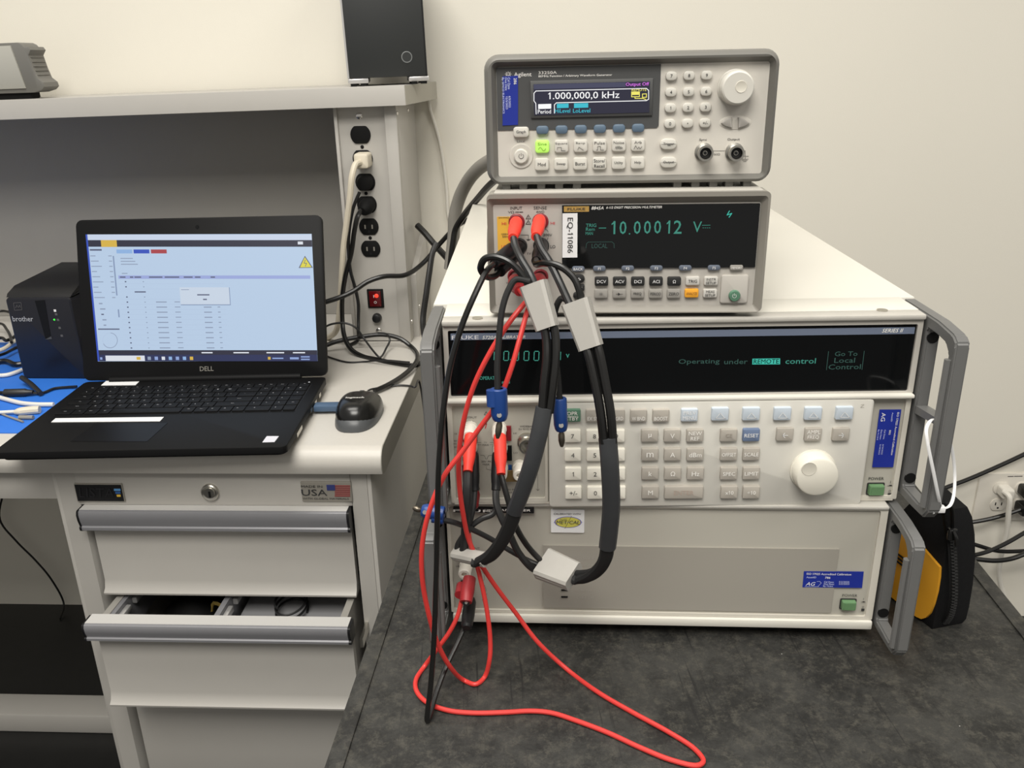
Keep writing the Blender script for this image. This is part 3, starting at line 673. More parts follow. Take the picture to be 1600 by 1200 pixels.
pk(p6, 1450, 195, 175, 128, m_key_bl, 'PREV\nMENU', m_white)
for r_, row in enumerate((('7', '8', '9'), ('4', '5', '6'), ('1', '2', '3'), ('+/-', '0', '.'))):
    for c, t in enumerate(row): pk(p6, (231, 460, 690)[c]+3*r_, 412+197*r_, 170, 128, m_key_w, t, m_inkg, lh=.36)
for r_, row in enumerate((('µ', 'V', 'NEW\nREF'), ('m', 'A', 'dBm'), ('k', 'Ω', 'Hz'), ('M',))):
    for c, t in enumerate(row): pk(p6, (1036, 1271, 1508)[c]+2*r_, 408+197*r_, 176, 128, m_key_g, t, m_inkl, lh=.36)
pk(p6, 1391, 1000, 405, 128, m_key_g, 'ENTER', mat('worn_red_ink', (.42, .33, .28), .6), lh=.34, lw=.5)
for cx, cy in ((285, 559), (447, 558), (610, 557), (770, 556), (933, 554)):
    k = pk(pd, cx, cy, 90, 66, m_key_bl, None, None)
    stroke(pd, [(cx-24, cy+20), (cx, cy-8), (cx+24, cy+20)], .0005, m_white, KP+.0035, k, 'key_legend', closed=True)
for cx, cy, t, ma, lm in ((330, 669, 'CE', m_key_g, mat('worn_ink', (.30, .27, .23), .6)), (447, 668, 'RESET', m_key_rs, m_white), (330, 768, 'OFFSET', m_key_g, m_inkl), (447, 767, 'SCALE', m_key_g, m_inkl), (330, 868, 'SPEC', m_key_g, m_inkl), (447, 867, 'LIMIT', m_key_g, m_inkl), (332, 966, 'x10', m_key_g, m_inkl), (447, 966, '÷10', m_key_g, m_inkl)): pk(pd, cx, cy, 88, 64, ma, t, lm, lh=.3, lw=.74)
for cx, t in ((623, '<'), (770, 'AMPL\nFREQ'), (915, '>')):
    k = pk(pd, cx, 664, 88, 66, m_key_g, t if len(t) > 1 else None, m_inkl)
    if len(t) == 1:
        s = -1 if t == '<' else 1
        stroke(pd, [(cx-s*13, 667), (cx+s*13, 667)], .0006, m_white, KP+.0035, k, 'key_legend'); stroke(pd, [(cx+s*2, 655), (cx+s*13, 667), (cx+s*2, 679)], .0006, m_white, KP+.0035, k, 'key_legend')
    else: stroke(pd, [(cx-28, 665), (cx+28, 665)], .0003, m_inkl, KP+.0035, k)
c0 = pd.xz(768, 868, KP); c1 = pd.xz(790, 865, KP+.016); rr = (pd.xz(790+112, 865, KP+.016)[0]-pd.xz(790-112, 865, KP+.016)[0])/2
dm = pd.xz(748, 842, KP+.016); dr = (pd.xz(748+38, 842, KP+.016)[0]-pd.xz(748-38, 842, KP+.016)[0])/2
cc = ((c0[0]+c1[0])/2, (c0[1]+c1[1])/2)
knob(cal, cc, rr*1.04, .016, m_knob, (dm[0]-cc[0], dm[1]-cc[1], dr), KP)
pg = Panel(CAL, cal, 1330, 620, 7.055)
o = pg.plate([(310, 138), (548, 136), (458, 771), (228, 772)], .0, -.0006, m_sticker, 'calibration_sticker', w=-.0004, label='upright blue calibration sticker')
R9 = -math.pi/2
for t, cx, cy, W, H, ma in (('ISO 17025 Accredited Calibration', 482, 405, 22, 470, m_white), ('AssetID', 450, 222, 16, 100, m_stickt), ('802', 425, 392, 20, 52, m_white), ('AG', 352, 222, 46, 95, m_white), ('Cal Date:', 365, 415, 17, 105, m_stickt), ('Due Date:', 327, 417, 17, 110, m_stickt), ('By FLUKE', 293, 418, 17, 115, m_stickt), ('5/10/2022', 343, 578, 15, 112, m_stickt), ('5/10/2023', 313, 578, 15, 112, m_stickt)):
    pg.text(t, cx, cy, W, H, ma, -.0002+.0008, o, rot=R9)
pg.text('POWER', 275, 900, 168, 32, m_ink, -.0006)
power_button(pg, 281, 1025, 178, 140, 7, -.0008)
power_marks(pg, 432, 980, 1095, 42, -.0008)
stroke(pg, [(105, 85), (140, 85), (105, 115), (140, 115)], .0004, mat('faint_scratch', (.5, .47, .41), .5), KP, kp, 'faint_mark')
# connector field on the calibrator's left
pj = Panel(CAL, cal, 0, 0, 1)
pz = Panel(CAL, cal, 700, 630, 7.5)
WC = -.0010
for t, cx, cy, W, H, ma in (('OUTPUT', 255, 168, 165, 26, m_inkg), ('VΩA', 262, 213, 90, 18, m_inkg), ('SENSE', 604, 160, 150, 24, m_inkg), ('HI', 785, 352, 36, 18, m_inkg), ('LO', 793, 580, 48, 20, m_inkg), ('1V', 440, 458, 34, 18, m_inkg), ('MAX', 442, 488, 76, 22, m_inkg), ('20V PK', 450, 682, 120, 22, m_inkg), ('MAX', 448, 716, 78, 22, m_inkg), ('WIDEBAND', 935, 270, 190, 22, m_inkg), ('5V RMS MAX', 935, 303, 215, 22, m_inkg), ('HI', 90, 358, 26, 18, m_inkg), ('1100V', 80, 440, 60, 18, m_inkg), ('RMS', 76, 475, 48, 18, m_inkg), ('MAX', 76, 512, 48, 18, m_inkg), ('AUX CURR', 300, 1003, 160, 22, m_inkg), ('OUTPUT', 305, 1040, 130, 20, m_inkg), ('20V PK', 735, 1012, 120, 22, m_inkg), ('MAX', 742, 1046, 78, 22, m_inkg)): pz.text(t, cx, cy, W, H, ma, WC)
stroke(pz, [(425, 135), (447, 98), (465, 135)], .0004, m_ink, WC, closed=True)
stroke(pz, [(445, 190), (425, 245), (452, 240), (437, 292)], .0008, m_inkr, WC)
for l in ([(340, 458), (390, 458)], [(490, 458), (530, 458)], [(340, 485), (390, 485)], [(490, 485), (530, 485)], [(380, 608), (425, 612), (445, 655)], [(515, 608), (475, 612), (455, 655)], [(450, 740), (452, 770), (520, 788)], [(1050, 830), (1052, 1020)], [(1032, 1002), (1052, 1022), (1072, 1002)]): stroke(pz, l, .0003, m_inkg, WC)
def flag(u0, v0, u1, v1, ma):
    a = CAL.xz(u0, v0, 0); b = CAL.xz(u1, v1, 0); ob('post_flag', box(a[0], b[0], -.0012, .0012, b[1], a[1]), ma, cal)
flag(722, 666, 746, 689, m_darkred); flag(770, 666, 799, 688, m_darkred); flag(722, 697, 746, 719, m_blackm); flag(770, 697, 800, 719, m_blackm); flag(770, 727, 800, 746, mat('blue_flag', (.02, .09, .30), .45)); flag(722, 727, 742, 752, m_darkred)
for u, v in ((735, 668), (735, 697), (737, 726), (780.5, 668), (782, 697), (783, 728), (812, 728)): binding_post(pj, u, v, w=-.001)
a = CAL.xz(786, 735, .006); b = CAL.xz(808, 752, .006); ob('ground_strap', box(a[0], b[0], -.0068, -.0055, b[1], a[1]), m_brass, cal, label='brass link between two posts')
x, z = CAL.xz(823, 690, 0)
ob('coaxial_socket', lathe([(0, .0085), (.004, .0085), (.0045, .0068), (.013, .0068), (.013, .0052), (.006, .005), (.006, .002), (.011, .002), (.011, 0)], (x, .001, z), (0, -1, 0), 24), m_nickel, cal, label='nickel coaxial socket')
# ================================================================== multimeter
dmm = thing('bench_multimeter', 'grey bench multimeter with teal digits and plugged red boots', 'multimeter', DMM)
WM, HM = .1138, .0993
ob('body', box(-.104, .104, .015, .285, .006, .094, .003), m_dmmb, dmm)
o_ = rrect(-WM, WM, .0, HM, .004, 4); 
PZ = [DMM.xz(740+a/3.333, 280+b/3.333, -.005) for a, b in ((110, 138), (1497, 121), (1447, 652), (112, 652))]
xi0 = (PZ[0][0]+PZ[3][0])/2; xi1 = (PZ[1][0]+PZ[2][0])/2; zi1 = (PZ[0][1]+PZ[1][1])/2; zi0 = (PZ[2][1]+PZ[3][1])/2
in1 = rrect(xi0-.005, xi1+.005, zi0-.006, zi1+.0062, .003, 4); in2 = rrect(xi0, xi1, zi0, zi1, .0015, 4)
b = ring(o_, in1, .022, -.0005); bz = ob('bezel', b, m_dmmb, dmm, label='grey protective bezel')
ob('bezel_slope', ring(in1, in2, .0065, -.0004, slope=.0055), m_dmmb, dmm)
ob('front_panel', box(xi0-.001, xi1+.001, .005, .02, zi0-.001, zi1+.001), m_dmmp, dmm)
ob('bezel_crown', box(-WM+.006, WM-.006, .000, .060, HM-.0004, HM+.0012, .0005), mat('crown_grey', (.42, .40, .36), .5), dmm)
for x in (-.085, .085):
    for y in (.02, .25): ob('foot', box(x-.012, x+.012, y-.006, y+.010, -.0047, .0062, .002), m_blackm, dmm)
for s in (-1, 1): ob('handle_pivot', lathe([(0, .034), (.010, .034), (.0135, .031), (.0145, .026), (.0145, 0)], (s*.103, .055, .046), (s, 0, 0), 32), m_dmmb, dmm, label='round carrying-handle pivot')
pm = Panel(DMM, dmm, 740, 280, 3.333)
WP = -.005
a = pm.xz(461, 135, WP); b = pm.xz(1497, 459, WP)
dw = ob('display_window', box(a[0], xi1-.0003, .0035, .006, (pm.xz(461, 460, WP)[1]+b[1])/2, zi1-.0003), m_blackg, dmm, label='black glass display window')
WV = -.0033
bg_ = pm.plate([(470, 142), (601, 169)], .0036, .0031, m_badge_y, 'maker_badge', w=WV, parent=dw); pm.text('FLUKE', 535, 155, 92, 13, m_ink, -.0030, dw)
pm.text('8845A', 645, 150, 64, 17, m_inkl, WV, dw, shear=.25); pm.text('6-1/2 DIGIT PRECISION MULTIMETER', 836, 146, 290, 12, m_inkl, WV, dw, shear=.25)
o = pm.plate([(463, 178), (541, 177), (540, 407), (462, 408)], .0036, .0030, m_white, 'asset_label', w=WV, parent=dw, label='white asset label'); pm.text('EQ-11086', 501, 292, 34, 184, m_ink, -.0030, o, rot=R9)
for t, cx, cy, W, H, ma in (('TRIG', 612, 240, 54, 18, m_vfd), ('Rem', 608, 260, 46, 18, m_vfd), ('MAN', 602, 282, 38, 16, m_vfd), ('-', 671, 254, 38, 4, m_vfd), ('1', 728, 252, 20, 68, m_vfd), ('0', 778, 252, 36, 68, m_vfd), ('.', 812, 284, 8, 8, m_vfd), ('0', 852, 251, 36, 68, m_vfd), ('0', 905, 250, 36, 68, m_vfd), ('0', 958, 249, 36, 68, m_vfd), ('1', 1014, 249, 18, 68, m_vfd), ('2', 1063, 249, 42, 70, m_vfd), ('V', 1165, 248, 46, 56, m_vfd), ('LOCAL', 656, 347, 82, 24, m_vfd_d)): pm.text(t, cx, cy, W, H, ma, WV, dw, name='display_text')
stroke(pm, [(1190, 240), (1232, 239)], .0004, m_vfd, WV, dw, 'display_segment')
for k in range(4): stroke(pm, [(1193+11*k, 253), (1198+11*k, 253)], .0004, m_vfd, WV, dw, 'display_segment')
stroke(pm, [(585, 358), (588, 335), (597, 327), (720, 326), (731, 335), (732, 358)], .0004, m_vfd_d, WV, dw, 'display_segment')
stroke(pm, [(1332, 165), (1320, 186), (1344, 178), (1330, 198)], .0007, m_vfd_b, WV, dw, 'display_segment')
def dk(cx, cy, W, H, ma, t, lm, **k): return pm.key(cx, cy, W, H, .0030, ma, t, lm, base=WP, r=k.pop('r', .18), bev=.0006, **k)
for cx, cy, t in ((545, 468, 'BACK'), (655, 466, 'F1'), (803, 465, 'F2'), (952, 464, 'F3'), (1103, 463, 'F4'), (1253, 462, 'F5')): dk(cx, cy, 66, 27, m_dmms, t, m_white, r=.45, lh=.5)
dk(1370, 462, 68, 27, m_dmmg, 'MEMORY', m_inkl, r=.3, lh=.4)
k = dk(548, 520, 62, 42, m_dmmk, None, None, r=.5); stroke(pm, [(538, 524), (548, 514), (558, 524)], .0004, m_white, -WP*-1+.0030, k, 'key_legend', closed=True)
dk(556, 566, 44, 32, m_dmmk, 'OK', m_white); k = dk(548, 607, 60, 36, m_dmmk, None, None, r=.5)
for c, t in enumerate(('DCV', 'ACV', 'DCI', 'ACI', 'Ω')): dk(666+94.8*c, 533, 70, 46, m_dmmk, t, m_white, lh=.36)
for cx, t in ((1141, 'TRIG'), (1237, 'INSTR\nSETUP')): dk(cx, 531, 72, 44, m_dmml, t, m_ink, lh=.34)
for c, t in enumerate((')))', '', 'FREQ', 'PERIOD', 'ZERO')):
    k = dk(664+94.6*c, 597, 70, 46, m_dmmg, t or None, m_ink, lh=.32)
    if not t: stroke(pm, [(742, 598), (776, 598)], .0003, m_ink, WP+.003, k, 'key_legend'); lit(k, [[pm.xz(*p, WP+.003) for p in ((752, 590), (764, 598), (752, 606))]], -WP-.0033, m_ink, 'key_legend')
dk(1136, 595, 72, 44, m_dmmo, 'ANALYZE', mat('brown_ink', (.25, .10, .02), .6), lh=.3); dk(1232, 595, 72, 44, m_dmml, 'MEAS\nSETUP', m_ink, lh=.34)
pp = pm.plate([(1292, 500), (1424, 646)], .0055, .0025, m_dmmp, 'power_pad', r=.002, bev=.0008, w=-.0025)
x, z = pm.xz(1358, 606, -.002); ob('power_button', lathe([(0, .0048), (.002, .0048), (.003, .0042), (.0032, 0)], (x, .0028, z), (0, -1, 0), 24), m_key_gn, pp, label='round green power button')
stroke(pm, [(1358+10*math.sin(a), 608-10*math.cos(a)) for a in np.linspace(.6, 5.68, 12)], .0003, m_white, .0005, pp); stroke(pm, [(1358, 595), (1358, 606)], .0003, m_white, .0005, pp)
# input terminals
pm.plate([(122, 195), (217, 385)], .0052, .0046, m_yellow, 'yellow_field', w=WP)
for t, cx, cy, W, H, ma in (('INPUT', 222, 151, 62, 16, m_ink), ('VΩ', 195, 171, 32, 13, m_ink), ('SENSE', 347, 149, 68, 16, m_ink), ('4WΩ', 347, 170, 42, 13, m_ink), ('2W/4WΩ', 157, 200, 54, 9, m_ink), ('HI', 158, 231, 22, 15, m_inkr), ('HI', 412, 229, 22, 15, m_inkr), ('1000V', 162, 286, 36, 10, m_ink), ('500V', 166, 299, 32, 10, m_ink), ('300V', 386, 290, 46, 14, m_ink), ('LO', 158, 351, 26, 16, m_inkr), ('LO', 413, 351, 26, 16, m_ink), ('1V', 289, 387, 22, 12, m_ink), ('100mA', 190, 540, 40, 10, m_ink), ('3A', 366, 532, 16, 10, m_ink)): pm.text(t, cx, cy, W, H, ma, -.0046 if cx < 215 and 190 < cy < 400 else WP)
for cy in (197, 225): stroke(pm, [(273, cy+9), (285, cy-12), (297, cy+9)], .0004, m_ink, WP, closed=True); pm.text('!', 285, cy+2, 3, 11, m_ink, WP)
stroke(pm, [(218, 171), (236, 171)], .0006, m_ink, WP); stroke(pm, [(240, 171), (256, 171)], .0006, m_ink, WP)
stroke(pm, [(245, 290), (285, 290), (285, 315)], .0003, m_ink, WP); stroke(pm, [(276, 313), (295, 313)], .0004, m_ink, WP); stroke(pm, [(280, 318), (291, 318)], .0004, m_ink, WP)
stroke(pm, [(372, 258), (385, 266), (388, 276)], .0003, m_ink, WP); stroke(pm, [(372, 322), (384, 314), (388, 304)], .0003, m_ink, WP)
for cx, cy, ma in ((224, 222, m_darkred), (348, 220, m_darkred), (238, 348, m_dmmk), (352, 346, m_dmmk), (218, 506, m_darkred), (348, 508, m_darkred)):
    x, z = pm.xz(cx, cy, WP); ob('banana_jack', lathe([(0, .0068), (.0015, .0066), (.002, .0056), (.0015, .0045), (-.001, .003), (-.001, 0)], (x, .005, z), (0, -1, 0), 22), ma, dmm)
# ================================================================== waveform generator (top of the stack)
gen = thing('waveform_generator', 'grey-bumpered waveform generator with a colour screen on top of the stack', 'signal generator', GEN)
ob('body', box(-.103, .103, .02, .34, .006, .0935, .003), m_bump, gen)
g1 = Panel(GEN, gen, 750, 60, 3.2)
WG = .1142; HG = .0989
outer = rrect(-WG, WG, .0, HG, .011, 6)
xg0 = (g1.xz(84, 150, -.006)[0]+g1.xz(92, 690, -.006)[0])/2; xg1 = (g1.xz(1447, 112, -.006)[0]+g1.xz(1408, 670, -.006)[0])/2
zg1 = (g1.xz(84, 150, -.006)[1]+g1.xz(1447, 112, -.006)[1])/2; zg0 = (g1.xz(92, 692, -.006)[1]+g1.xz(1408, 672, -.006)[1])/2
i1 = rrect(xg0-.0035, xg1+.0035, zg0-.004, zg1+.004, .005, 6); i2 = rrect(xg0, xg1, zg0, zg1, .002, 6)
b = bmesh.new()
mid = rrect(-WG-.0016, WG+.0016, -.0006, HG+.0016, .012, 6); in_o = inset(outer, .0025)
rings_ = [(outer, .05), (mid, .03), (mid, .008), (outer, .001), (in_o, -.0015), (i1, -.0012), (i2, .0065)]
vr = [[b.verts.new((q[0], y, q[1])) for q in pl] for pl, y in rings_]
for r0, r1 in zip(vr, vr[1:]):
    for i in range(len(outer)): b.faces.new((r0[i], r0[(i+1) % len(outer)], r1[(i+1) % len(outer)], r1[i]))
ob('front_bumper', b, m_bump, gen, label='grey rubber front bumper')
ob('front_panel', box(xg0-.001, xg1+.001, .006, .022, zg0-.001, zg1+.001), m_genp, gen)
for cx in (130, 215, 305, 395, 485, 990, 1080, 1170, 1250, 1340):
    x0, x1, z0, z1 = g1.rect(cx, 752, 42, 26, 0); ob('foot', box(x0, x1, .004, .018, -.0048, .002, .001), m_bump, gen)
for x in (-.09, .09): ob('foot', box(x-.012, x+.012, .27, .29, -.0048, .0065, .001), m_bump, gen)
WQ = -.006
xr = g1.xz(898, 300, WQ)[0]; zb_ = (g1.xz(893, 443, WQ)[1]+g1.xz(92, 463, WQ)[1])/2
dp = ob('display_field', prism([(xg0, zb_), (xr-.0015, zb_), (xr, zb_+.0015), (xr, zg1), (xg0, zg1)], .0065, .0052), m_gend, gen, label='charcoal field round the screen')
WF = -.0052
sb = g1.plate([(251, 212), (865, 198), (860, 386), (256, 400)], .0055, .0035, m_gend, 'screen_surround', bev=.0008, w=WF)
scr = g1.plate([(267, 229), (850, 214), (846, 370), (271, 385)], .0036, .0031, m_scr, 'screen', w=-.0033, label='dark blue colour screen', parent=sb)
WS = -.0030
lit(scr, [[g1.xz(*p, WS) for p in ((268, 230), (728, 219), (728, 243), (270, 255))]], .0029, m_scr2, 'screen_band')
def st(t, cx, cy, W, H, ma): g1.text(t, cx, cy, W, H, ma, WS, scr, name='screen_text')
st('1.000,000,0 kHz', 519, 287, 356, 40, m_scrw); st('Output Off', 787, 231, 116, 22, m_scrm); st('REMOTE', 795, 257, 74, 13, m_scry)
for t, cx, cy, W, ma in (('Period', 322, 366, 66, m_scrw), ('HiLevel', 413, 362, 76, m_scrc), ('LoLevel', 508, 361, 86, m_scrc)): st(t, cx, cy, W, 20, ma)
for a, b2, c, d, ma in ((291, 328, 356, 352, m_scrw), (384, 326, 443, 348, m_scrc), (470, 324, 541, 347, m_scrc)): lit(scr, [[g1.xz(*p, WS) for p in ((a, b2+1), (c, b2-1), (c, d-1), (a, d+1))]], .0027, ma, 'screen_block')
stroke(g1, [(281, 378), (279, 325), (270, 312), (270, 274), (280, 263), (832, 250), (843, 260), (843, 304), (832, 311), (382, 322), (372, 332), (372, 374)], .0006, m_scrw, WS, scr, 'screen_line')
for l in ([(758, 268), (797, 267), (797, 291), (758, 292)], [(812, 278), (832, 277), (832, 294), (812, 295)]): stroke(g1, l, .0006, m_scry, WS, scr, 'screen_line', closed=True)
stroke(g1, [(775, 292), (775, 300), (815, 300), (830, 306)], .0006, m_scry, WS, scr, 'screen_line')
lit(scr, [[g1.xz(*p, WS) for p in ((760, 270), (795, 269), (795, 282), (760, 283))]], .0027, m_scry, 'screen_block')
for k in range(8):
    a = k*math.pi/4; stroke(g1, [(141+6*math.cos(a), 178+5*math.sin(a)), (141+15*math.cos(a), 178+12*math.sin(a))], .0004, m_inkl, WF)
g1.text('Agilent', 214, 183, 88, 28, m_inkl, WF, dp); g1.text('33250A', 338, 171, 92, 15, m_inkl, WF, dp); g1.text('80MHz Function / Arbitrary Waveform Generator', 476, 187, 368, 14, m_inkl, WF, dp)
o = g1.plate([(113, 190), (190, 186), (190, 432), (113, 436)], .0053, .0046, m_sticker, 'calibration_sticker', w=-.0048, label='upright blue calibration sticker')
gs = Panel(GEN, gen, 660, 60, 8)
for t, cx, cy, W, H, ma in (('286', 1160, 535, 36, 80, m_white), ('Cal Date', 1083, 562, 30, 145, m_stickt), ('Due Date', 1047, 570, 28, 160, m_stickt), ('6/5/2022', 1092, 792, 26, 145, m_stickt), ('12/5/2023', 1055, 805, 26, 160, m_stickt), ('By SIMCO ELECTRONICS', 1008, 715, 30, 450, m_stickt)): gs.text(t, cx, cy, W, H, ma, -.0046, o, rot=R9)
def gk(cx, cy, W, H, ma, t=None, lm=m_ink, d=.0035, r=.3, **k): return g1.key(cx, cy, W, H, d, ma, t, lm, base=WQ, r=r, bev=.001, **k)
for c in range(6): gk(312+95.8*c, 459-2*c, 62, 42, m_genb, r=.4)
gk(205, 469, 78, 52, m_genk, 'Graph', lh=.36); g1.text('Local', 205, 513, 40, 12, m_inkg, WQ)
waves = {'Square': [(-20, 6), (-20, -6), (0, -6), (0, 10), (20, 10)], 'Ramp': [(-14, 8), (-8, -6), (14, 10)], 'Pulse': [(-16, 10), (-10, 10), (-10, -8), (4, -8), (4, 10), (20, 10)], 'Noise': [(-18, 4), (-14, -6), (-10, 8), (-6, -8), (-2, 6), (2, -8), (6, 8), (10, -6), (14, 6), (18, -2)], 'Arb': [(-20, 8), (-12, -8), (-2, 8), (4, -2), (10, 8), (20, -4)], 'Sine': [(-18, 2), (-14, -6), (-9, -8), (-4, -4), (2, 6), (8, 9), (13, 6), (18, -2)]}
for c, t in enumerate(('Sine', 'Square', 'Ramp', 'Pulse', 'Noise', 'Arb')):
    cx, cy = 311+95.8*c, 541-1.7*c
    k = gk(cx, cy, 70, 64, m_geng if c == 0 else m_genk, d=.0035, r=.22)
    g1.text(t, cx, cy-13, 13+len(t)*8, 14, m_inkg if c else mat('olive_ink', (.15, .28, .03), .6), WQ+.0035, k, name='key_legend'); stroke(g1, [(cx+a, cy+12+b) for a, b in waves[t]], .00035, m_inkg if c else mat('olive_ink', (0, 0, 0)), WQ+.0035, k, 'key_legend')
for c, t in enumerate(('Mod', 'Sweep', 'Burst', 'Store/\nRecall', 'Utility', 'Help')): gk(309+96*c, 630-1.7*c, 70, 62, m_genk, t, r=.22, lh=.27, lw=.72)
for t, cy in (('Trigger', 529), ('Output', 620)): gk(943, cy, 84, 54, m_genk, t, r=.5, lh=.32, lw=.7)
for r_, row in enumerate(('789', '456', '123', '0.±')):
    for c, t in enumerate(row): gk(958+88*c-2.6*r_, (188, 269, 348, 427)[r_]-2*c, 58, 46, m_genk, {'±': '+/-'}.get(t, t), r=.45, lh=.36)
x, z = g1.xz(206, 588, WQ); ob('power_ring', lathe([(0, .0098), (.001, .0096), (.0012, .0086), (.0004, .0066), (.0004, 0)], (x, .006, z), (0, -1, 0), 28), m_genp, gen)
pbn = ob('power_button', lathe([(0, .0060), (.003, .0060), (.004, .0050), (.004, 0)], (x, .006, z), (0, -1, 0), 24), m_genk, gen)
stroke(g1, [(206+12*math.sin(a), 589-12*math.cos(a)) for a in np.linspace(.6, 5.68, 12)], .0004, m_inkg, WQ+.004, pbn); stroke(g1, [(206, 574), (206, 587)], .0004, m_inkg, WQ+.004, pbn)
c0 = g1.xz(1278, 250, WQ); c1 = g1.xz(1290, 242, WQ+.014); rr = (g1.xz(1290+88, 242, WQ+.014)[0]-g1.xz(1290-88, 242, WQ+.014)[0])/2; cc = ((c0[0]+c1[0])/2, (c0[1]+c1[1])/2)
dm = g1.xz(1306, 242, WQ+.014)
kn = knob(gen, cc, rr, .014, m_genk, (dm[0]-cc[0], dm[1]-cc[1], rr*.32), WQ)
# arrow keys under the knob
x0, x1, z0, z1 = g1.rect(1276, 421, 160, 70, WQ); ob('arrow_recess', prism(circ((x0+x1)/2, (z0+z1)/2, (x1-x0)/2, 30, (z1-z0)/2), .0062, .0056, .0003), m_genp, gen)
for s in (-1, 1):
    cx = 1262 if s < 0 else 1291
    poly = [g1.xz(cx+s*u, 420+v, WQ+.002) for u, v in ((0, -25), (14, -24), (34, -15), (50, -4), (56, 3), (50, 10), (34, 19), (14, 26), (0, 27))]
    ob('arrow_key', prism(poly, .006, .0035, .0008), mat('arrow_grey', (.36, .34, .31), .42), gen)
for t, cx in (('Sync', 1117), ('Output', 1270)):
    x, z = g1.xz(cx+1, 568, WQ)
    ob('coaxial_socket', lathe([(0, .0074), (.0018, .0074), (.0024, .0056), (.008, .0054), (.009, .0062), (.0115, .0062), (.0115, .0046), (.004, .0044), (.004, .0020), (.0080, .0018), (.0080, 0)], (x, .006, z), (0, -1, 0), 26), m_nickel, gen, label='nickel coaxial socket')
    ob('socket_insert', lathe([(0, .0043), (.0015, .0043), (.0015, .0014), (.004, .0012), (.004, 0)], (x, .0005, z), (0, -1, 0), 20), m_black, gen)
    g1.text(t, cx-2, 508 if t == 'Sync' else 506, 38 if t == 'Sync' else 62, 15, m_ink, WQ)
stroke(g1, [(1160, 562), (1228, 562)], .0003, m_inkg, WQ); g1.text('50Ω', 1185, 579, 30, 11, m_inkg, WQ); stroke(g1, [(1308, 562), (1326, 562), (1326, 602)], .0003, m_inkg, WQ); g1.text('42Vpk', 1328, 590, 32, 9, m_inkg, WQ)
for k in range(3): stroke(g1, [(1306+5*k, 603+6*k), (1342-5*k, 603+6*k)], .0003, m_inkg, WQ)
# ================================================================== blue mat, laptop
ob('bench_mat', box(-1.05, -.415, .055, .47, .0, .0022, .0006), m_mat, label='bright blue mat lying on the bench under the laptop', cat='mat', M=DESK.M())
LAP = DESK.sub((-.3173, .214, 0.0), rmat('z', .051))
lap = thing('laptop', 'open black laptop showing a calibration program on the bench', 'laptop', LAP)
BT = .021
ob('base', prism(rrect(-.19, .19, -.256, .004, .008), .0115, BT, .0012, axis='z'), m_lap, lap, label='black keyboard base')
ob('underside', prism(rrect(-.186, .186, -.248, .002, .010), .0118, .0048, .003, axis='z'), m_blackm, lap)
for x in (-.16, .16):
    for y in (-.23, -.02): ob('rubber_foot', box(x-.015, x+.015, y-.004, y+.004, .0023 if x < 0 else .0001, .005), m_blackm, lap)
LID = LAP.sub((0, .002, BT), rmat('x', -.2998))
MLID = LAP.M().inverted() @ LID.M()
lid = ob('lid', prism(rrect(-.1915, .1915, .002, .252, .010), .008, .0, .0008), m_lap, lap, M=MLID, label='raised display lid')
ob('hinge', lathe([(0, .006), (.30, .006), (.30, 0)], (-.15, .004, BT+.001), (1, 0, 0), 12), m_lap, lap)
pl = Panel(LID, lid, 100, 330, 3.076)
screen = pl.plate([(104, 112), (1190, 109), (1219, 720), (163, 722)], .001, -.0005, l_bg, 'screen', w=.0003, label='lit laptop screen')
def L(a, b, c, d, ma, w=.0007, name='screen_block'):     # skewed screen rectangle, measured at its corners on the lid
    fx = lambda x, y: (104+(163-104)*(y-112)/610) + (x-0)*((1190+(1219-1190)*(y-109)/611)-(104+(163-104)*(y-112)/610))
    q = [pl.xz(fx(u, v), v, .0005) for u, v in ((a, b), (c, b), (c, d), (a, d))]
    return lit(screen, [q], -w, ma, name)
L(0, 112, 1, 139, l_title); L(0, 139, 1, 171, l_dark); L(.065, 139, .135, 172, l_yel, .0009); L(0, 668, 1, 721, l_tb); L(0, 668, 1, 690, l_dark, .0008)
L(.937, 146, .960, 160, l_wh, .0009); L(0, 112, .008, 721, l_bl, .0009)
L(.13, 184, .20, 203, l_lb); L(.206, 184, .276, 203, l_bl); L(.283, 184, .353, 203, l_rd)
L(.012, 182, .065, 190, l_dk); L(.128, 309, .985, 325, l_band); L(.145, 297, .17, 301, l_tx)
for a, b in ((.135, .160), (.18, .195), (.20, .23), (.265, .325), (.335, .40), (.42, .46), (.47, .495), (.54, .56)): L(a, 314, b, 320, l_dk, .0009, 'screen_text')
for k in range(9): L(.012, 213+25*k, .035+.012*((k*7) % 3), 217+25*k, l_tx, .0008, 'screen_text'); L(.092, 213+25*k, .107, 217+25*k, l_tx, .0008, 'screen_text')
for k, w in enumerate((.016, .024, .012, .018, .012)): L(.03+.003*k, 441+26*k, .03+.003*k+w, 447+26*k, l_dk if k in (2,) else l_tx, .0008, 'screen_text')
L(.111, 215, .117, 405, l_shadow); L(.112, 472, .118, 510, l_shadow); L(.015, 564, .112, 570, l_dk)
for k in range(3): L(.145, 225+14*k, .20+.01*k, 229+14*k, l_tx, .0008, 'screen_text')
for k in range(14):
    y = 336+24.5*k
    if k == 2: L(.195, 385, .245, 391, l_dk, .0008, 'screen_text'); continue
    L(.155, y, .162, y+6, l_dk, .0008, 'screen_text'); L(.235, y+1, .241, y+5, l_tx, .0008, 'screen_text')
    if k > 3: L(.287, y, .335, y+5, l_tx, .0008, 'screen_text'); L(.37, y, .395, y+4, l_tx, .0008, 'screen_text'); L(.50, y, .535, y+5, l_tx, .0008, 'screen_text'); L(.562, y, .574, y+4, l_tx, .0008, 'screen_text')
    L(.128, y+13, .60, y+14, l_pane, .00075, 'screen_line')
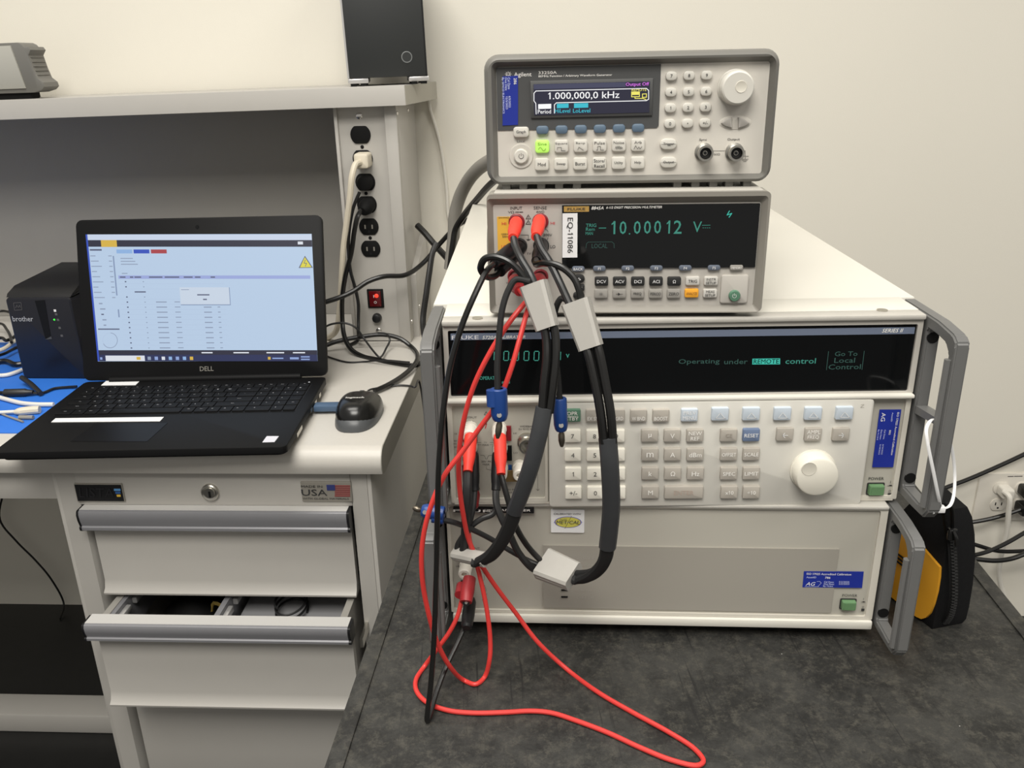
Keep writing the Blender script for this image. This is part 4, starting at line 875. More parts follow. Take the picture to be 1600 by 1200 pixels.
L(.398, 366, .622, 452, l_shadow, .0010); L(.398, 366, .619, 448, l_dlg, .0012)
L(.405, 376, .44, 379, l_tx, .0014, 'screen_text'); L(.475, 399, .53, 405, l_dk, .0014, 'screen_text'); L(.50, 421, .517, 427, l_dk, .0014, 'screen_text')
def Lp(u, v): return pl.xz(u, v, .0005)
lit(screen, [[Lp(1128, 273), Lp(1197, 272), Lp(1158, 214)]], -.0010, l_dk, 'warning_sign'); lit(screen, [[Lp(1135, 270), Lp(1190, 269), Lp(1158, 221)]], -.0013, l_warn, 'warning_sign'); stroke(Panel(LID, screen, 100, 330, 3.076), [(1160, 234), (1154, 250), (1166, 250), (1160, 265)], .0009, l_dk, .0012, screen, 'warning_bolt')
stroke(Panel(LID, screen, 100, 330, 3.076), [(222+35*math.cos(a), 621+36*math.sin(a)) for a in np.linspace(-1.5, 2.7, 24)], .0009, l_tx, .0008, screen, 'progress_ring'); stroke(Panel(LID, screen, 100, 330, 3.076), [(222+35*math.cos(a), 621+36*math.sin(a)) for a in np.linspace(2.7, 4.78, 14)], .0005, l_pane, .0008, screen, 'progress_ring')
L(.037, 694, .215, 720, l_wh, .0009); L(.012, 702, .022, 714, l_ic, .0009); L(.178, 700, .196, 714, l_yel, .0011)
for k, ma in enumerate((l_tx, l_ic, l_wh, l_lb, l_ic, l_lb, l_yel)): L(.228+.032*k, 699, .243+.032*k, 715, ma, .0009, 'taskbar_icon')
L(.775, 700, .787, 713, l_yel, .0009); L(.795, 704, .845, 710, l_ic, .0009); L(.875, 702, .915, 712, l_ic, .0009); L(.925, 697, .965, 703, l_ic, .0009); L(.925, 709, .965, 715, l_ic, .0009)
for a, b in ((.475, .525), (.62, .69), (.77, .85), (.89, .945)): L(a, 677, b, 683, l_wh, .0010, 'screen_text')
pl.text('DELL', 686, 757, 66, 22, m_nickel, .0002, lid, name='logo', shear=0.0)
x, z = pl.xz(640, 75, 0); ob('webcam', lathe([(0, .003), (.0006, .0028), (.0006, 0)], (x, 0, z), (0, -1, 0), 14), m_blackg, lid)
# keyboard
def LT(u, v): p = LAP.on(u, v, 2, BT); return p[0], p[1]
ky = [LT(300, 570+y/3.81)[1] for y in (135, 158, 186, 215, 243, 272)]
well = ob('keyboard_well', prism(rrect(-.172, .174, ky[5]-.011, ky[0]+.007, .002), BT-.002, BT+.0002, axis='z'), m_lapk, lap)
KX0, KX1 = -.1705, .1725
kcache = {}
def lkey(x0, x1, y0, y1, t):
    key_ = (round(x1-x0, 5), round(y1-y0, 5))
    if key_ not in kcache:
        me = bpy.data.meshes.new('key'); b = prism(rrect(-(x1-x0)/2, (x1-x0)/2, -(y1-y0)/2, (y1-y0)/2, .0012, 2), 0, .0018, .0004, axis='z'); bmesh.ops.recalc_face_normals(b, faces=b.faces); b.to_mesh(me); b.free(); me.materials.append(m_lap); finish(me); kcache[key_] = me
    o = bpy.data.objects.new('key', kcache[key_]); COL.objects.link(o); o.parent = lap; o.location = ((x0+x1)/2, (y0+y1)/2, BT+.0002)
    if t:
        V = text_mesh(t)[2]; hh = .0028 if len(t) == 1 else .0019; ww = min(hh*(V[1]-V[0])/max(.3, V[3]-V[2]), (x1-x0)*.7)
        g = text_geo(t, -(x1-x0)*.15 if len(t) == 1 else 0, .0015, ww, hh, 0)
        for v in g.verts: v.co = (v.co.x, v.co.z, .00195)
        flat_ob('key_legend', g, mat('key_print', (.34, .34, .36), .6), o)
rows = [(['Esc']+['F%d' % k for k in range(1, 13)]+['Ins', 'Prt', 'Del', 'Hm', 'End', 'Pg', 'Pw'], None, .009),
        (list('`1234567890-=')+['Back', 'Num', '/', '*', '-'], [1]*13+[1.9, 1, 1, 1, 1], 0),
        (['Tab']+list('QWERTYUIOP[]\\')+['7', '8', '9', '+'], [1.4]+[1]*12+[1.5, 1, 1, 1, 1], 0),
        (['Caps']+list('ASDFGHJKL;\'')+['Enter', '4', '5', '6', ''], [1.7]+[1]*11+[2.2, 1, 1, 1, 1], 0),
        (['Shift']+list('ZXCVBNM,./')+['Shift', '1', '2', '3', 'Ent'], [2.2]+[1]*10+[2.7, 1, 1, 1, 1], 0),
        (['Ctrl', 'Fn', 'W', 'Alt', '', 'Alt', 'Ctrl', '<', '^', '>', '0', '.', ''], [1.3, 1, 1, 1, 5.6, 1, 1, 1, 1, 1, 2, 1, 1], 0)]
for r_, (ts, ws, _) in enumerate(rows):
    ws = ws or [1]*len(ts); tot = sum(ws); x = KX0; un = (KX1-KX0)/tot
    hy = (ky[1]-ky[2])*.5 if r_ else (ky[0]-ky[1])*.5
    for t, w in zip(ts, ws):
        lkey(x+.0008, x+w*un-.0008, ky[r_]-abs(hy)*.86, ky[r_]+abs(hy)*.86, t); x += w*un
def pad(us, ma, name, h=.0004, **k): return ob(name, prism([LT(u, v) for u, v in us], BT-.0005, BT+h, axis='z'), ma, lap, **k)
pad(((110, 690), (230, 690), (262, 661), (150, 662)), mat('touchpad', (.0055, .0055, .0062), .4, spec=.15), 'touchpad')
pad(((80, 660), (250, 658.5), (256, 652), (87, 654)), m_white, 'paper_label', .0006, label='long white paper label')
pad(((158, 602.5), (212, 602), (220, 594), (168, 594)), m_white, 'paper_label', .0006, label='small white paper label')
pad(((410, 691.5), (429, 691), (436, 682), (417, 682)), mat('silver_sticker', (.66, .66, .72), .4), 'maker_sticker', .0006)
x, y = LT(483, 597); ob('power_light', lathe([(0, .0015), (.0004, 0)], (x, y, BT), (0, 0, 1), 8), emis('white_led', (1, 1, 1), .9), lap)
for k, (y0, w) in enumerate(((-.045, .012), (-.075, .014), (-.105, .010), (-.17, .03))): ob('side_port', box(.1893, .1904, y0-w, y0, .0085, .0145), m_nickel, lap)
# usb stick
a = LAP.w((.191, -.092, .0085)); q = LAP.w((.228, -.096, .0085))
ob('usb_stick', box(.1905, .229, -.101, -.083, .0045, .0135, .0015), mat('slate_blue_plastic', (.07, .12, .20), .45), label='slate blue USB stick in the side of the laptop', cat='usb stick', M=LAP.M())
# ================================================================== mouse
MS = DESK.sub((-.0530, .112, 0), rmat('z', .02))
mouse = thing('computer_mouse', 'black and grey optical mouse on the bench right of the laptop', 'mouse', MS)
def mouse_shell(a, bl, h, z0, zmin=0, nu=28, nv=10):
    b = bmesh.new(); prev = None
    for j in range(nv+1):
        t = j/nv*math.pi/2; cz, sr = math.sin(t), math.cos(t)**.55; cur = []
        for i in range(nu):
            an = 2*math.pi*i/nu; c, s = math.cos(an), math.sin(an)
            x = a*math.copysign(abs(c)**.7, c)*sr*(1+.13*s); y = bl*math.copysign(abs(s)**.75, s)*sr
            cur.append(b.verts.new((x, y, z0 + (h-z0)*cz*(1-.22*(y/bl)))))
        if prev: [b.faces.new((prev[i], prev[(i+1) % nu], cur[(i+1) % nu], cur[i])) for i in range(nu)]
        else: b.faces.new(list(reversed(cur)))
        prev = cur
    bmesh.ops.remove_doubles(b, verts=b.verts, dist=1e-6); return b
ob('side_shell', mouse_shell(.0322, .054, .0215, .0006), mat('mouse_grey', (.075, .08, .085), .38), mouse)
ob('top_shell', mouse_shell(.0316, .0515, .0345, .0065), mat('mouse_black', (.006, .006, .006), .25), mouse, M=Matrix.Translation((0, .0030, 0)))
ob('sole', prism(circ(0, 0, .029, 24, .050), 0, .0008, axis='z'), m_blackm, mouse)
ob('scroll_wheel', lathe([(-.003, 0), (-.003, .010), (.003, .010), (.003, 0)], (0, .034, .019), (1, 0, 0), 18), m_blackm, mouse)
g = text_geo('logitech', 0, 0, .026, .0085, 0)
for v in g.verts: v.co = (v.co.x, -.0130+v.co.z, .0369-.04*v.co.z)
ob('cable_relief', tube([(.0, .050, .010), (.001, .062, .008)], [.0035, .0022], 3, 8), m_blackm, mouse)
flat_ob('lettering', g, m_inkl, mouse)
# ================================================================== label printer
PR = DESK.sub((-.5985, .272, 0.0022), rmat('z', -.02))
prn = thing('label_printer', 'small black label printer behind the laptop on the blue mat', 'label printer', PR)
ob('case', prism(rrect(-.052, .058, 0.0, .138, .006), .185, 0.0, .003), m_printer, prn)
ob('top_cover', prism([(.004, .138), (.19, .138), (.185, .152), (.17, .158), (.03, .151), (.008, .143)], -.0515, .0575, axis='x', bev=.003), m_black, prn)
pq = Panel(PR, prn, 0, 400, 3.75)
def pq_t(t, cx, cy, W, H, ma): pq.text(t, cx, cy, W, H, ma, .0003, prn)
pq.plate([(205, 262), (262, 258), (298, 468), (268, 486)], .0008, -.0006, m_blackm, 'tape_slot', w=0)
pq.plate([(266, 488), (302, 470), (306, 486)], .0008, -.0012, m_gend, 'slot_tongue', w=0)
pq_t('brother', 134, 368, 120, 30, mat('silver_ink', (.42, .42, .42), .4)); stroke(pq, [(80, 275), (124, 272), (130, 315), (86, 318)], .0007, m_inkg, .0003, closed=True); stroke(pq, [(92, 304), (100, 288), (108, 302), (116, 288), (121, 302)], .0008, m_inkg, .0003)
for cx, cy, ma in ((322, 320, m_inkl), (329, 341, m_inkg), (340, 374, m_inkg), (350, 421, m_inkg), (362, 467, m_inkg)):
    x0, x1, z0, z1 = pq.rect(cx, cy, 14, 13, .0003); lit(prn, [[(x0, z0), (x1, z0), (x1, z1), (x0, z1)]], -.0004, ma, 'printed_icon')
x, z = pq.xz(318, 373, 0); ob('status_light', lathe([(0, .0016), (.0008, .0012), (.0009, 0)], (x, 0, z), (0, -1, 0), 10), emis('green_led', S(60, 240, 60), 1.6), prn, label='green status light')
g = None
for k in range(6): ob('top_print', box(-.040+.009*k, -.034+.009*k, .06, .10, .1535+.0011*k if False else .1525, .1528), m_gend, prn) if False else None
# ================================================================== things on the riser shelf
pcx = thing('mini_computer', 'tall charcoal mini computer with a ring-shaped button on the riser shelf', 'computer', SH.sub((-.094, .024, .0312), rmat('z', .185)))
ob('case', box(0, .1265, 0, .15, .0125, .215, .0015), m_pc, pcx)
ob('side_trim', box(-.0030, .0, .001, .149, .0125, .215), m_silver, pcx); ob('side_trim', box(.1265, .1287, .001, .149, .0125, .215), m_black, pcx)
for x in (-.003, .097):
    ob('foot', box(x, x+.034, .002, .03, .004, .0126, .002), m_silver, pcx); ob('foot', box(x, x+.034, .12, .148, .004, .0126, .002), m_silver, pcx)
    for dx in (.004, .020): ob('rubber_pad', box(x+dx, x+dx+.010, .004, .014, .0, .0042), m_blackm, pcx); ob('rubber_pad', box(x+dx, x+dx+.010, .130, .140, .0, .0042), m_blackm, pcx)
rx, rz = .0965, .0425
ob('power_button', lathe([(0, .0090), (.001, .0090), (.0012, .0078), (.0004, .0074), (.0004, 0)], (rx, 0, rz), (0, -1, 0), 28), mat('ring_grey', (.20, .21, .21), .4), pcx, label='ring-shaped power button'); ob('button_face', lathe([(0, .0074), (.0008, .0072), (.0008, 0)], (rx, 0, rz), (0, -1, 0), 24), m_pc, pcx)
inst = thing('shelf_instrument', 'grey instrument with a ribbed rubber bumper at the left end of the riser shelf', 'instrument', SH, (-.635, .018, .0312))
ob('body', box(-.22, -.040, .03, .13, .016, .080, .002), mat('instrument_panel', (.40, .385, .34), .5), inst)
bp = [(-.22, .088), (-.004, .088), (.002, .085), (.006, .080), (.013, .081), (.016, .076), (.010, .068), (.013, .048), (.017, .032), (.025, .025), (.026, .018), (.020, .013), (.012, .011), (.006, .0095), (-.22, .0105)]
ob('rubber_bumper', prism(bp, .045, .0, .001), m_bump, inst, label='grey rubber bumper with two lugs')
for k in range(5): ob('bumper_rib', box(.0105+.0012*k-.001, .0120+.0012*k, .004, .041, .064-.007*k, .066-.007*k, .0006), m_bump, inst)
ob('face_panel', prism([(-.22, .0165), (-.0060, .0165), (-.0155, .0835), (-.22, .0835)], .002, -.0025, .0008), mat('instrument_face', (.42, .41, .365), .5), inst)
for x in (-.20, -.075):
    for y in (.035, .10): ob('foot', box(x, x+.02, y, y+.02, 0, .0165), m_blackm, inst)
ob('foot_bar', box(-.21, -.004, .006, .03, .0, .0098), m_blackm, inst)
# ================================================================== cords
def cord(name, label, pts, r, ma, cat='cable', parent=None, sub=7, n=9, **k): return ob(name, tube(pts, r, sub, n), ma, parent, label=label if parent is None or k.get('lab') else None, cat=cat if parent is None else None, group=k.get('group'))
YS2 = .455
# beige plug and cord
bc = thing('power_cable', 'beige power cable plugged into the second socket of the outlet strip', 'power cable')
A = DW(567, 248, .4690)
x, z = DESK.xz(567, 250, -.455)
ob('plug', prism(rrect(-.0125, .0125, -.013, .012, .005), 0, -.030, .004), m_beige, bc, M=DESK.M() @ Matrix.Translation((x, .4690, z)))
ob('cord', tube([DW(565, 254, .445), DW(556, 256, .43), DW(550, 275, .42), DW(547, 305, .42), DW(542, 345, .425), DW(537, 385, .43), DW(534, 430, .435), DW(531, 480, .44), DW(526, 515, .445), DT(512, 528)], .0052, 7, 10), m_beige, bc)
bk = thing('power_cable', 'black power cable plugged into the fourth socket of the outlet strip', 'power cable')
x, z = DESK.xz(573, 321, -.455)
ob('plug', lathe([(0, .0135), (.012, .0135), (.022, .0105), (.026, .006), (.026, 0)], tuple(DESK.w((x, .4690, z))), tuple(DESK.R @ np.array([-.25, -1, -.35])), 18), m_blackm, bk)
ob('cord', tube([DW(566, 326, .45), DW(559, 338, .435), DW(554, 360, .43), DW(549, 395, .43), DW(540, 430, .43), DW(535, 465, .43), DW(535, 500, .425), DW(538, 525, .41), DT(548, 545, .012), DT(565, 556), DT(590, 562), DT(620, 568), DT(648, 571), DT(660, 566)], .0042, 7, 9), m_cord, bk)
ob('black_plug', lathe([(0, .0135), (.010, .0135), (.016, .011), (.018, 0)], tuple(DESK.w((DESK.xz(570, 285, -.46)[0], .4690, DESK.xz(570, 285, -.46)[1]))), tuple(DESK.R @ np.array([-.1, -1, -.1])), 18), m_blackm, label='black plug in the third socket, below the beige plug', cat='plug')
cord('black_cable', 'black cord dropping behind the beige cord along the left of the outlet strip', [DW(562, 300, .44), DW(552, 325, .435), DW(545, 365, .43), DW(545, 400, .43), DW(548, 425, .43), DW(555, 450, .43), DW(560, 475, .43), DW(560, 500, .425), DW(560, 520, .42), DT(559, 532, .006), DT(545, 540)], .0030, m_cord)
cord('black_cable', 'black cable sweeping from behind the laptop across the upright to the stack', [DW(495, 476, .36), DW(530, 465, .37), DW(552, 455, .38), DW(575, 440, .39), DW(600, 432, .40), DW(632, 430, .42), DW(660, 412, .46), P(690, 378, .80), P(712, 355, .76), P(735, 342, .70), P(762, 334, .62), P(790, 336, .5)], .0042, m_cord)
cord('loose_cable', 'thick black cable looped on the bench between laptop and calibrator', [DT(490, 548, .006), DW(525, 534, .42), DW(560, 527, .43), DW(598, 523, .435), DW(625, 529, .43), DW(643, 542, .42), DT(652, 562, .012), DT(640, 578, .009), DT(622, 592, .007), DT(603, 603, .007), DT(585, 611, .006)], .0040, m_cord)
cord('thin_cable', 'thin black wire making small loops on the bench beside the laptop', [DW(505, 512, .40), DW(520, 506, .40), DW(540, 505, .40), DW(556, 512, .40), DW(568, 528, .40), DW(583, 548, .37), DT(593, 558, .010), DW(603, 545, .40), DW(609, 530, .42), DW(604, 522, .42), DW(590, 520, .42)], .0018, m_cord2)
cord('mouse_cord', 'thin dark cord running from behind the mouse to the right', [MS.w((.001, .060, .0082)), DT(578, 609, .004), DT(600, 605, .0025), DT(622, 602, .0025), DT(640, 603, .0025), DT(648, 605, .0026), DESK.w((.012, .262, .001)), DESK.w((.018, .258, -.05)), DESK.w((.016, .27, -.20))], .0016, m_cord2)
cord('thin_wire', 'thin black wire lying flat on the bench right of the laptop', [DT(500, 552, .002), DT(520, 560, .002), DT(545, 566, .002), DT(570, 565, .002), DT(600, 563, .0105), DT(640, 566, .0125)], .0015, m_cord2)
cord('hanging_wire', 'thin black wire hanging under the bench in the knee space', [DESK.w((-1.02, .66, -.40)), DW(0, 812, .655), DW(25, 845, .655), DW(55, 875, .655), DW(80, 905, .655), DW(100, 945, .655), DESK.w((-.94, .62, -.7325))], .0022, m_cord)
# wall-side cables
cord('wall_cable', 'white cable running down the wall from the end of the riser shelf', [DW(668, 140, .674), DW(672, 170, .674), DW(680, 195, .674), DW(688, 225, .674), DW(694, 262, .674), DW(698, 300, .674), DW(700, 335, .674), DW(704, 352, .674), DW(700, 470, .674)], .0034, m_whitec)
cord('grey_cable', 'thick grey cable arching behind the waveform generator', [P(800, 236, .55), P(765, 252, .62), P(745, 266, .66), P(728, 288, .70), P(717, 312, .72), P(710, 340, .73), P(709, 365, .735), P(703, 420, .74)], .0105, m_greyhose, n=14)
cord('black_cable', 'black cable running diagonally down from the waveform generator', [P(800, 265, .5), P(770, 285, .55), P(745, 312, .62), P(724, 338, .68), P(712, 358, .69), P(708, 380, .69), P(703, 420, .69)], .0052, m_cord)
cord('black_cable', 'short black cable crossing the wall left of the calibrator', [P(652, 352, .88), P(662, 362, .87), P(680, 383, .85), P(700, 405, .82), P(712, 420, .8)], .0060, m_cord)
cord('black_cable', 'straight black cable hanging down beside the calibrator handle', [P(682, 380, .60), P(676, 395, .59), P(671, 425, .57), P(666, 460, .55), P(661, 500, .53), P(664, 530, .50), P(673, 570, .46), P(684, 640, .43), (-.234, .43, TABLE_Z+.030), (-.233, .46, TABLE_Z+.0052), (-.232, .54, TABLE_Z+.0050)], .0045, m_cord)
# left end of the bench: tangle on the blue mat
lm_ = lambda u, v, r=.004: DT(u, v, .0022+r)
for lab, pts, r, ma in (('black barrel connector cable on the blue mat left of the laptop', None, 0, None),):
    t = thing('charger_cable', lab, 'cable')
    ob('cord', tube([lm_(-20, 614, .005), lm_(8, 614, .006)], .0032, 4, 8), m_cord, t); ob('barrel', lathe([(0, .004), (.002, .0062), (.034, .0062), (.036, .005), (.046, .0035), (.046, 0)], tuple(lm_(6, 614, .0064)), tuple(np.array(lm_(48, 613, .0064))-np.array(lm_(6, 614, .0064))), 14), m_cord2, t)
    ob('cord', tube([lm_(42, 614, .006), lm_(66, 614, .003), lm_(85, 607, .003), lm_(105, 605, .003), lm_(120, 604, .004)], .0022, 5, 8), m_cord, t)
cord('white_cable', 'white cable curving over the blue mat towards the laptop, nearest the printer', [lm_(-15, 617), lm_(10, 624), lm_(35, 630), lm_(60, 632), lm_(84, 632)], .0034, m_whitec)
t = thing('usb_cable', 'white USB cable with a plug at the left edge of the laptop', 'cable')
ob('cord', tube([lm_(-15, 645, .005), lm_(5, 644, .005), lm_(24, 643, .005)], .0026, 4, 8), m_whitec, t); ob('plug', tube([lm_(22, 644, .006), lm_(30, 643, .006), lm_(48, 641, .006), lm_(62, 640, .006)], [.0028, .0055, .0062, .006], 5, 10), m_beige, t); ob('collar', tube([lm_(30, 652, .0035), lm_(52, 652, .0035)], .0032, 3, 8), m_greyhose, t)
cord('grey_wire', 'thin brown-grey wire below the white USB plug on the mat', [lm_(-8, 641, .002), lm_(8, 649, .002), lm_(22, 654, .002), lm_(36, 659, .002)], .0016, m_greyhose)
cord('antenna', 'short grey rod lying against the printer base', [lm_(34, 590, .012), lm_(48, 600, .008), lm_(64, 615, .005)], [.0042, .0042, .0038], m_cord2, cat='antenna')
cord('white_cable', 'white cable at the left edge, beside the printer front', [lm_(-12, 587), lm_(10, 586), lm_(24, 582), lm_(34, 578)], .0034, m_whitec)
cord('white_cable', 'upper white cable running behind the printer', [lm_(-12, 551, .008), lm_(6, 545, .010), lm_(18, 537, .012), lm_(30, 530, .012)], .0038, m_beige)
for k, (pts, r, lab) in enumerate(((((-12, 566), (8, 564), (24, 569), (34, 568)), .0042, 'thick black cable left of the printer, lowest of the tangle'), (((-12, 558), (6, 553), (20, 546), (34, 540)), .0026, 'thin black cable left of the printer, middle of the tangle'), (((-12, 530), (2, 528), (10, 532), (20, 528), (28, 520)), .0030, 'black cable left of the printer, bending near the top of the tangle'), (((-12, 505), (2, 506), (10, 514), (16, 525), (18, 535)), .0026, 'black cable left of the printer, curling downward'), (((-12, 488), (4, 486), (16, 488)), .0026, 'topmost black cable emerging behind the printer'))):
    cord('black_cable', lab, [lm_(u, v, .006+.004*k) for u, v in pts], r, m_cord)
# ================================================================== test leads
def boot(parent, a, b, r0, r1, ma, name='plug_boot', label=None):
    a, b = np.array(a), np.array(b); d = b-a; Ln = np.linalg.norm(d)
    return ob(name, lathe([(0, r0*.6), (Ln*.04, r0*.92), (Ln*.12, r0), (Ln*.62, r0*.97), (Ln*.80, r1*1.08), (Ln*.84, r1), (Ln, r1*.96), (Ln, 0)], tuple(a), tuple(d), 20), ma, parent, label=label)
def splitter(parent, a, b, w0, w1, th, face, label):
    """tapered grey moulding from a to b; face = direction its broad face looks"""
    a, b = Vector(a), Vector(b); t = (b-a).normalized(); n = Vector(face); n = (n - t*t.dot(n)).normalized(); s = t.cross(n)
    bm = bmesh.new(); vr = []
    c = .0022
    for p, w in ((a, w0), (b, w1)):
        h = w/2; g = th/2
        vr.append([bm.verts.new(p + s*x + n*y) for x, y in ((h-c, g), (-h+c, g), (-h, g-c), (-h, -g+c), (-h+c, -g), (h-c, -g), (h, -g+c), (h, g-c))])
    for i in range(8): bm.faces.new((vr[0][i], vr[0][(i+1) % 8], vr[1][(i+1) % 8], vr[1][i]))
    bm.faces.new(list(reversed(vr[0]))); bm.faces.new(vr[1])
    o = ob('splitter', bm, m_split, parent, label=label)
    bm = bmesh.new()
    for sg in (-1, 1):
        q = [a + s*(w0/2*sg) + t*.002, b + s*(w1/2*sg) - t*.002]
        tube([tuple(q[0]), tuple((q[0]+q[1])/2), tuple(q[1])], .0003, 2, 5, bm=bm)
    ob('mould_seam', bm, m_greyhose, o)
    return o, s, n
def banana(parent, a, b, tip, ma, rad=.0062, side=None, label='blue stackable banana plug'):
    """stackable plug: body from a to b, metal tip from b to tip"""
    a, b, tip = map(np.array, (a, b, tip)); d = b-a; Ln = np.linalg.norm(d)
    o = ob('banana_plug', lathe([(0, rad*.55), (0, rad*.9), (Ln*.03, rad), (Ln*.80, rad), (Ln*.95, rad*.85), (Ln, rad*.7), (Ln, 0)], tuple(a), tuple(d), 18), ma, parent, label=label)
    if side is not None:
        s = np.array(side, float); s = s/np.linalg.norm(s)
        m_ = tube([tuple(a + d*.02 + s*rad*.75), tuple(a + d*.30 + s*rad*.75), tuple(a + d*.52 + s*rad*.75)], rad*.72, 3, 12); ob('stack_socket', m_, ma, o)
    e = tip-b; Lt = np.linalg.norm(e)
    ob('plug_tip', lathe([(0, .0018), (Lt*.1, .0019), (Lt*.25, .0026), (Lt*.6, .0027), (Lt*.85, .0020), (Lt, .0012), (Lt, 0)], tuple(b), tuple(e), 12), m_darknickel, o, label='sprung metal plug tip')
    p = b - d*.18; q = np.array(P(0, 0, 0))*0 + np.array([0, -1, .35]); q = q/np.linalg.norm(q)
    ob('set_screw', lathe([(0, .0021), (.0008, .0019), (.0008, 0)], tuple(p + q*rad*.93), tuple(q), 10), m_chrome, o)
    return o
RC = .0027
def wire(parent, pts, r=RC, ma=None, name='conductor', **k): return ob(name, tube(pts, r, 9, 10, **k), ma or m_cord, parent)
CAMV = (0.0, -.94, .34)
# ---- lead set A: meter input to calibrator output
la = thing('test_lead_set', 'shielded black lead set from the meter input to the calibrator output', 'test leads')
boot(la, P(807, 346, -.001), P(801.5, 372, -.037), .0054, .0040, m_redboot, label='red rubber boot'); boot(la, P(812, 385, -.001), P(781, 424, -.040), .0066, .0050, m_black, label='black rubber boot')
wire(la, [P(802, 369, -.034), P(806, 386, -.044), P(815, 406, -.058), P(828, 428, -.068), P(836, 446, -.072)], .0030, m_cord2)
wire(la, [P(784, 420, -.036), P(772, 432, -.046), P(758, 431, -.058), P(751, 418, -.064), P(757, 405, -.066), P(772, 401, -.068), P(792, 407, -.071), P(808, 420, -.073), P(820, 436, -.075), P(826, 447, -.076)])
splitter(la, P(833.5, 443, -.074), P(855.5, 513, -.086), .0205, .0165, .0125, (-.42, -.85, .30), 'grey moulded splitter, upper')
for dx, dy in ((-6, 1), (8.5, -2.5)):
    wire(la, [P(856+dx, 508+dy, -.086), P(859.5+dx, 530+dy, -.090), P(860+dx, 560, -.096), P(856+dx, 600, -.102), P(852+dx*.8, 645, -.106)], .0033)
sleeveA = [P(850.5, 637, -.1055), P(842, 680, -.108), P(829, 730, -.108), P(816, 768, -.104), P(803, 801, -.098)]
wire(la, sleeveA, 1.0, m_shrink, 'heat_shrink_sleeve', flat=(.0066, .0046), wide=(1, -.1, .2))
wire(la, [P(806, 794, -.099), P(795, 825, -.092), P(780, 852, -.084), P(764, 870, -.076), P(748, 877, -.070), P(740, 876, -.068)], 1.0, m_cordd, 'outer_jacket', flat=(.0062, .0044), wide=(1, -.1, .2))
splitter(la, P(759, 874.5, -.072), P(711, 865, -.050), .0125, .0115, .0098, (.1, -.55, .83), 'grey moulded splitter, lower')
boot(la, P(736, 678, -.018), P(731, 737, -.045), .0056, .0042, m_redboot, label='red rubber boot'); boot(la, P(739, 706, -.018), P(742, 767, -.036), .0050, .0040, m_black, label='black rubber boot')
wire(la, [P(731, 736, -.042), P(730, 765, -.052), P(728.5, 800, -.056), P(727, 835, -.054), P(724, 866, -.054)], .0040, m_cord2)
wire(la, [P(742, 762, -.034), P(738, 800, -.046), P(728, 830, -.050), P(716, 850, -.050), P(713, 866, -.050)], .0026, m_cord2)
wire(la, [P(828, 440, -.077), P(806, 437, -.076), P(795, 452, -.078), P(785, 482, -.082), P(780, 525, -.086), P(777, 570, -.090), P(777.5, 612, -.093)], .0024, m_cordd, 'ground_wire')
banana(la, P(779, 607, -.093), P(781, 657, -.096), P(777.5, 685, -.098), m_blue, .0066, (-1, -.3, 0))
# ---- lead set B: meter sense to calibrator sense
lb = thing('test_lead_set', 'shielded black lead set from the meter sense jacks to the calibrator sense posts', 'test leads')
boot(lb, P(843.5, 343, -.001), P(837.5, 370, -.037), .0054, .0040, m_redboot, label='red rubber boot'); boot(lb, P(847, 383, -.001), P(838, 408, -.034), .0056, .0042, m_black, label='black rubber boot')
wire(lb, [P(838, 366, -.034), P(845, 387, -.046), P(858, 408, -.058), P(872, 436, -.068), P(884, 462, -.074), P(892, 480, -.078)], .0030, m_cord2)
wire(lb, [P(838, 404, -.031), P(838, 413, -.046), P(852, 411, -.058), P(876, 417, -.066), P(896, 434, -.072), P(905, 454, -.076), P(909, 476, -.078)])
splitter(lb, P(899.5, 470.5, -.078), P(923.5, 543.5, -.090), .0218, .0178, .0125, (-.40, -.85, .30), 'grey moulded splitter, upper')
wire(lb, [P(892, 474, -.077), P(878, 466, -.072), P(869, 480, -.070), P(866, 505, -.070), P(868, 550, -.076), P(872, 590, -.084), P(874.5, 625, -.088)], .0024, m_cordd, 'ground_wire')
banana(lb, P(874, 622, -.088), P(877, 673, -.090), P(878, 698, -.091), m_blue, .0056, None)
for dx, dy in ((-6.5, 2), (9, -4)):
    wire(lb, [P(922+dx, 537+dy, -.090), P(928+dx, 558+dy, -.095), P(937+dx, 600, -.102), P(945+dx, 645, -.108), P(949.5+dx*.9, 692, -.111)], .0036)
wire(lb, [P(949.5, 684, -.1105), P(953, 730, -.112), P(955, 790, -.108), P(952, 830, -.103), P(949, 856, -.099)], 1.0, m_shrink, 'heat_shrink_sleeve', flat=(.0070, .0048), wide=(1, -.1, .1))
wire(lb, [P(949.5, 850, -.100), P(946, 872, -.094), P(936, 889, -.086), P(920, 901, -.078), P(905, 905, -.072), P(896, 904, -.070)], 1.0, m_cordd, 'outer_jacket', flat=(.0058, .0042), wide=(1, -.1, .1))
wire(lb, [P(938, 884, -.088), P(922, 894, -.080), P(908, 896, -.072), P(900, 896, -.068)], .0030, m_cordd, 'conductor')
splitter(lb, P(897, 901, -.070), P(848, 880, -.050), .0250, .0285, .0125, (.15, -.62, .77), 'grey moulded splitter, lower')
boot(lb, P(781, 678, -.018), P(783, 741, -.045), .0056, .0040, m_redboot, label='red rubber boot'); boot(lb, P(778, 706, -.018), P(775, 766, -.038), .0052, .0042, m_black, label='black rubber boot')
wire(lb, [P(783, 741, -.042), P(788, 760, -.048), P(795, 785, -.054), P(806, 822, -.058), P(822, 850, -.056), P(842, 873, -.052), P(852, 882, -.051)], .0026)
wire(lb, [P(775, 762, -.036), P(775.5, 785, -.046), P(783, 808, -.052), P(795, 832, -.054), P(812, 866, -.053), P(836, 890, -.051), P(852, 890, -.051)], .0032, m_cord2)
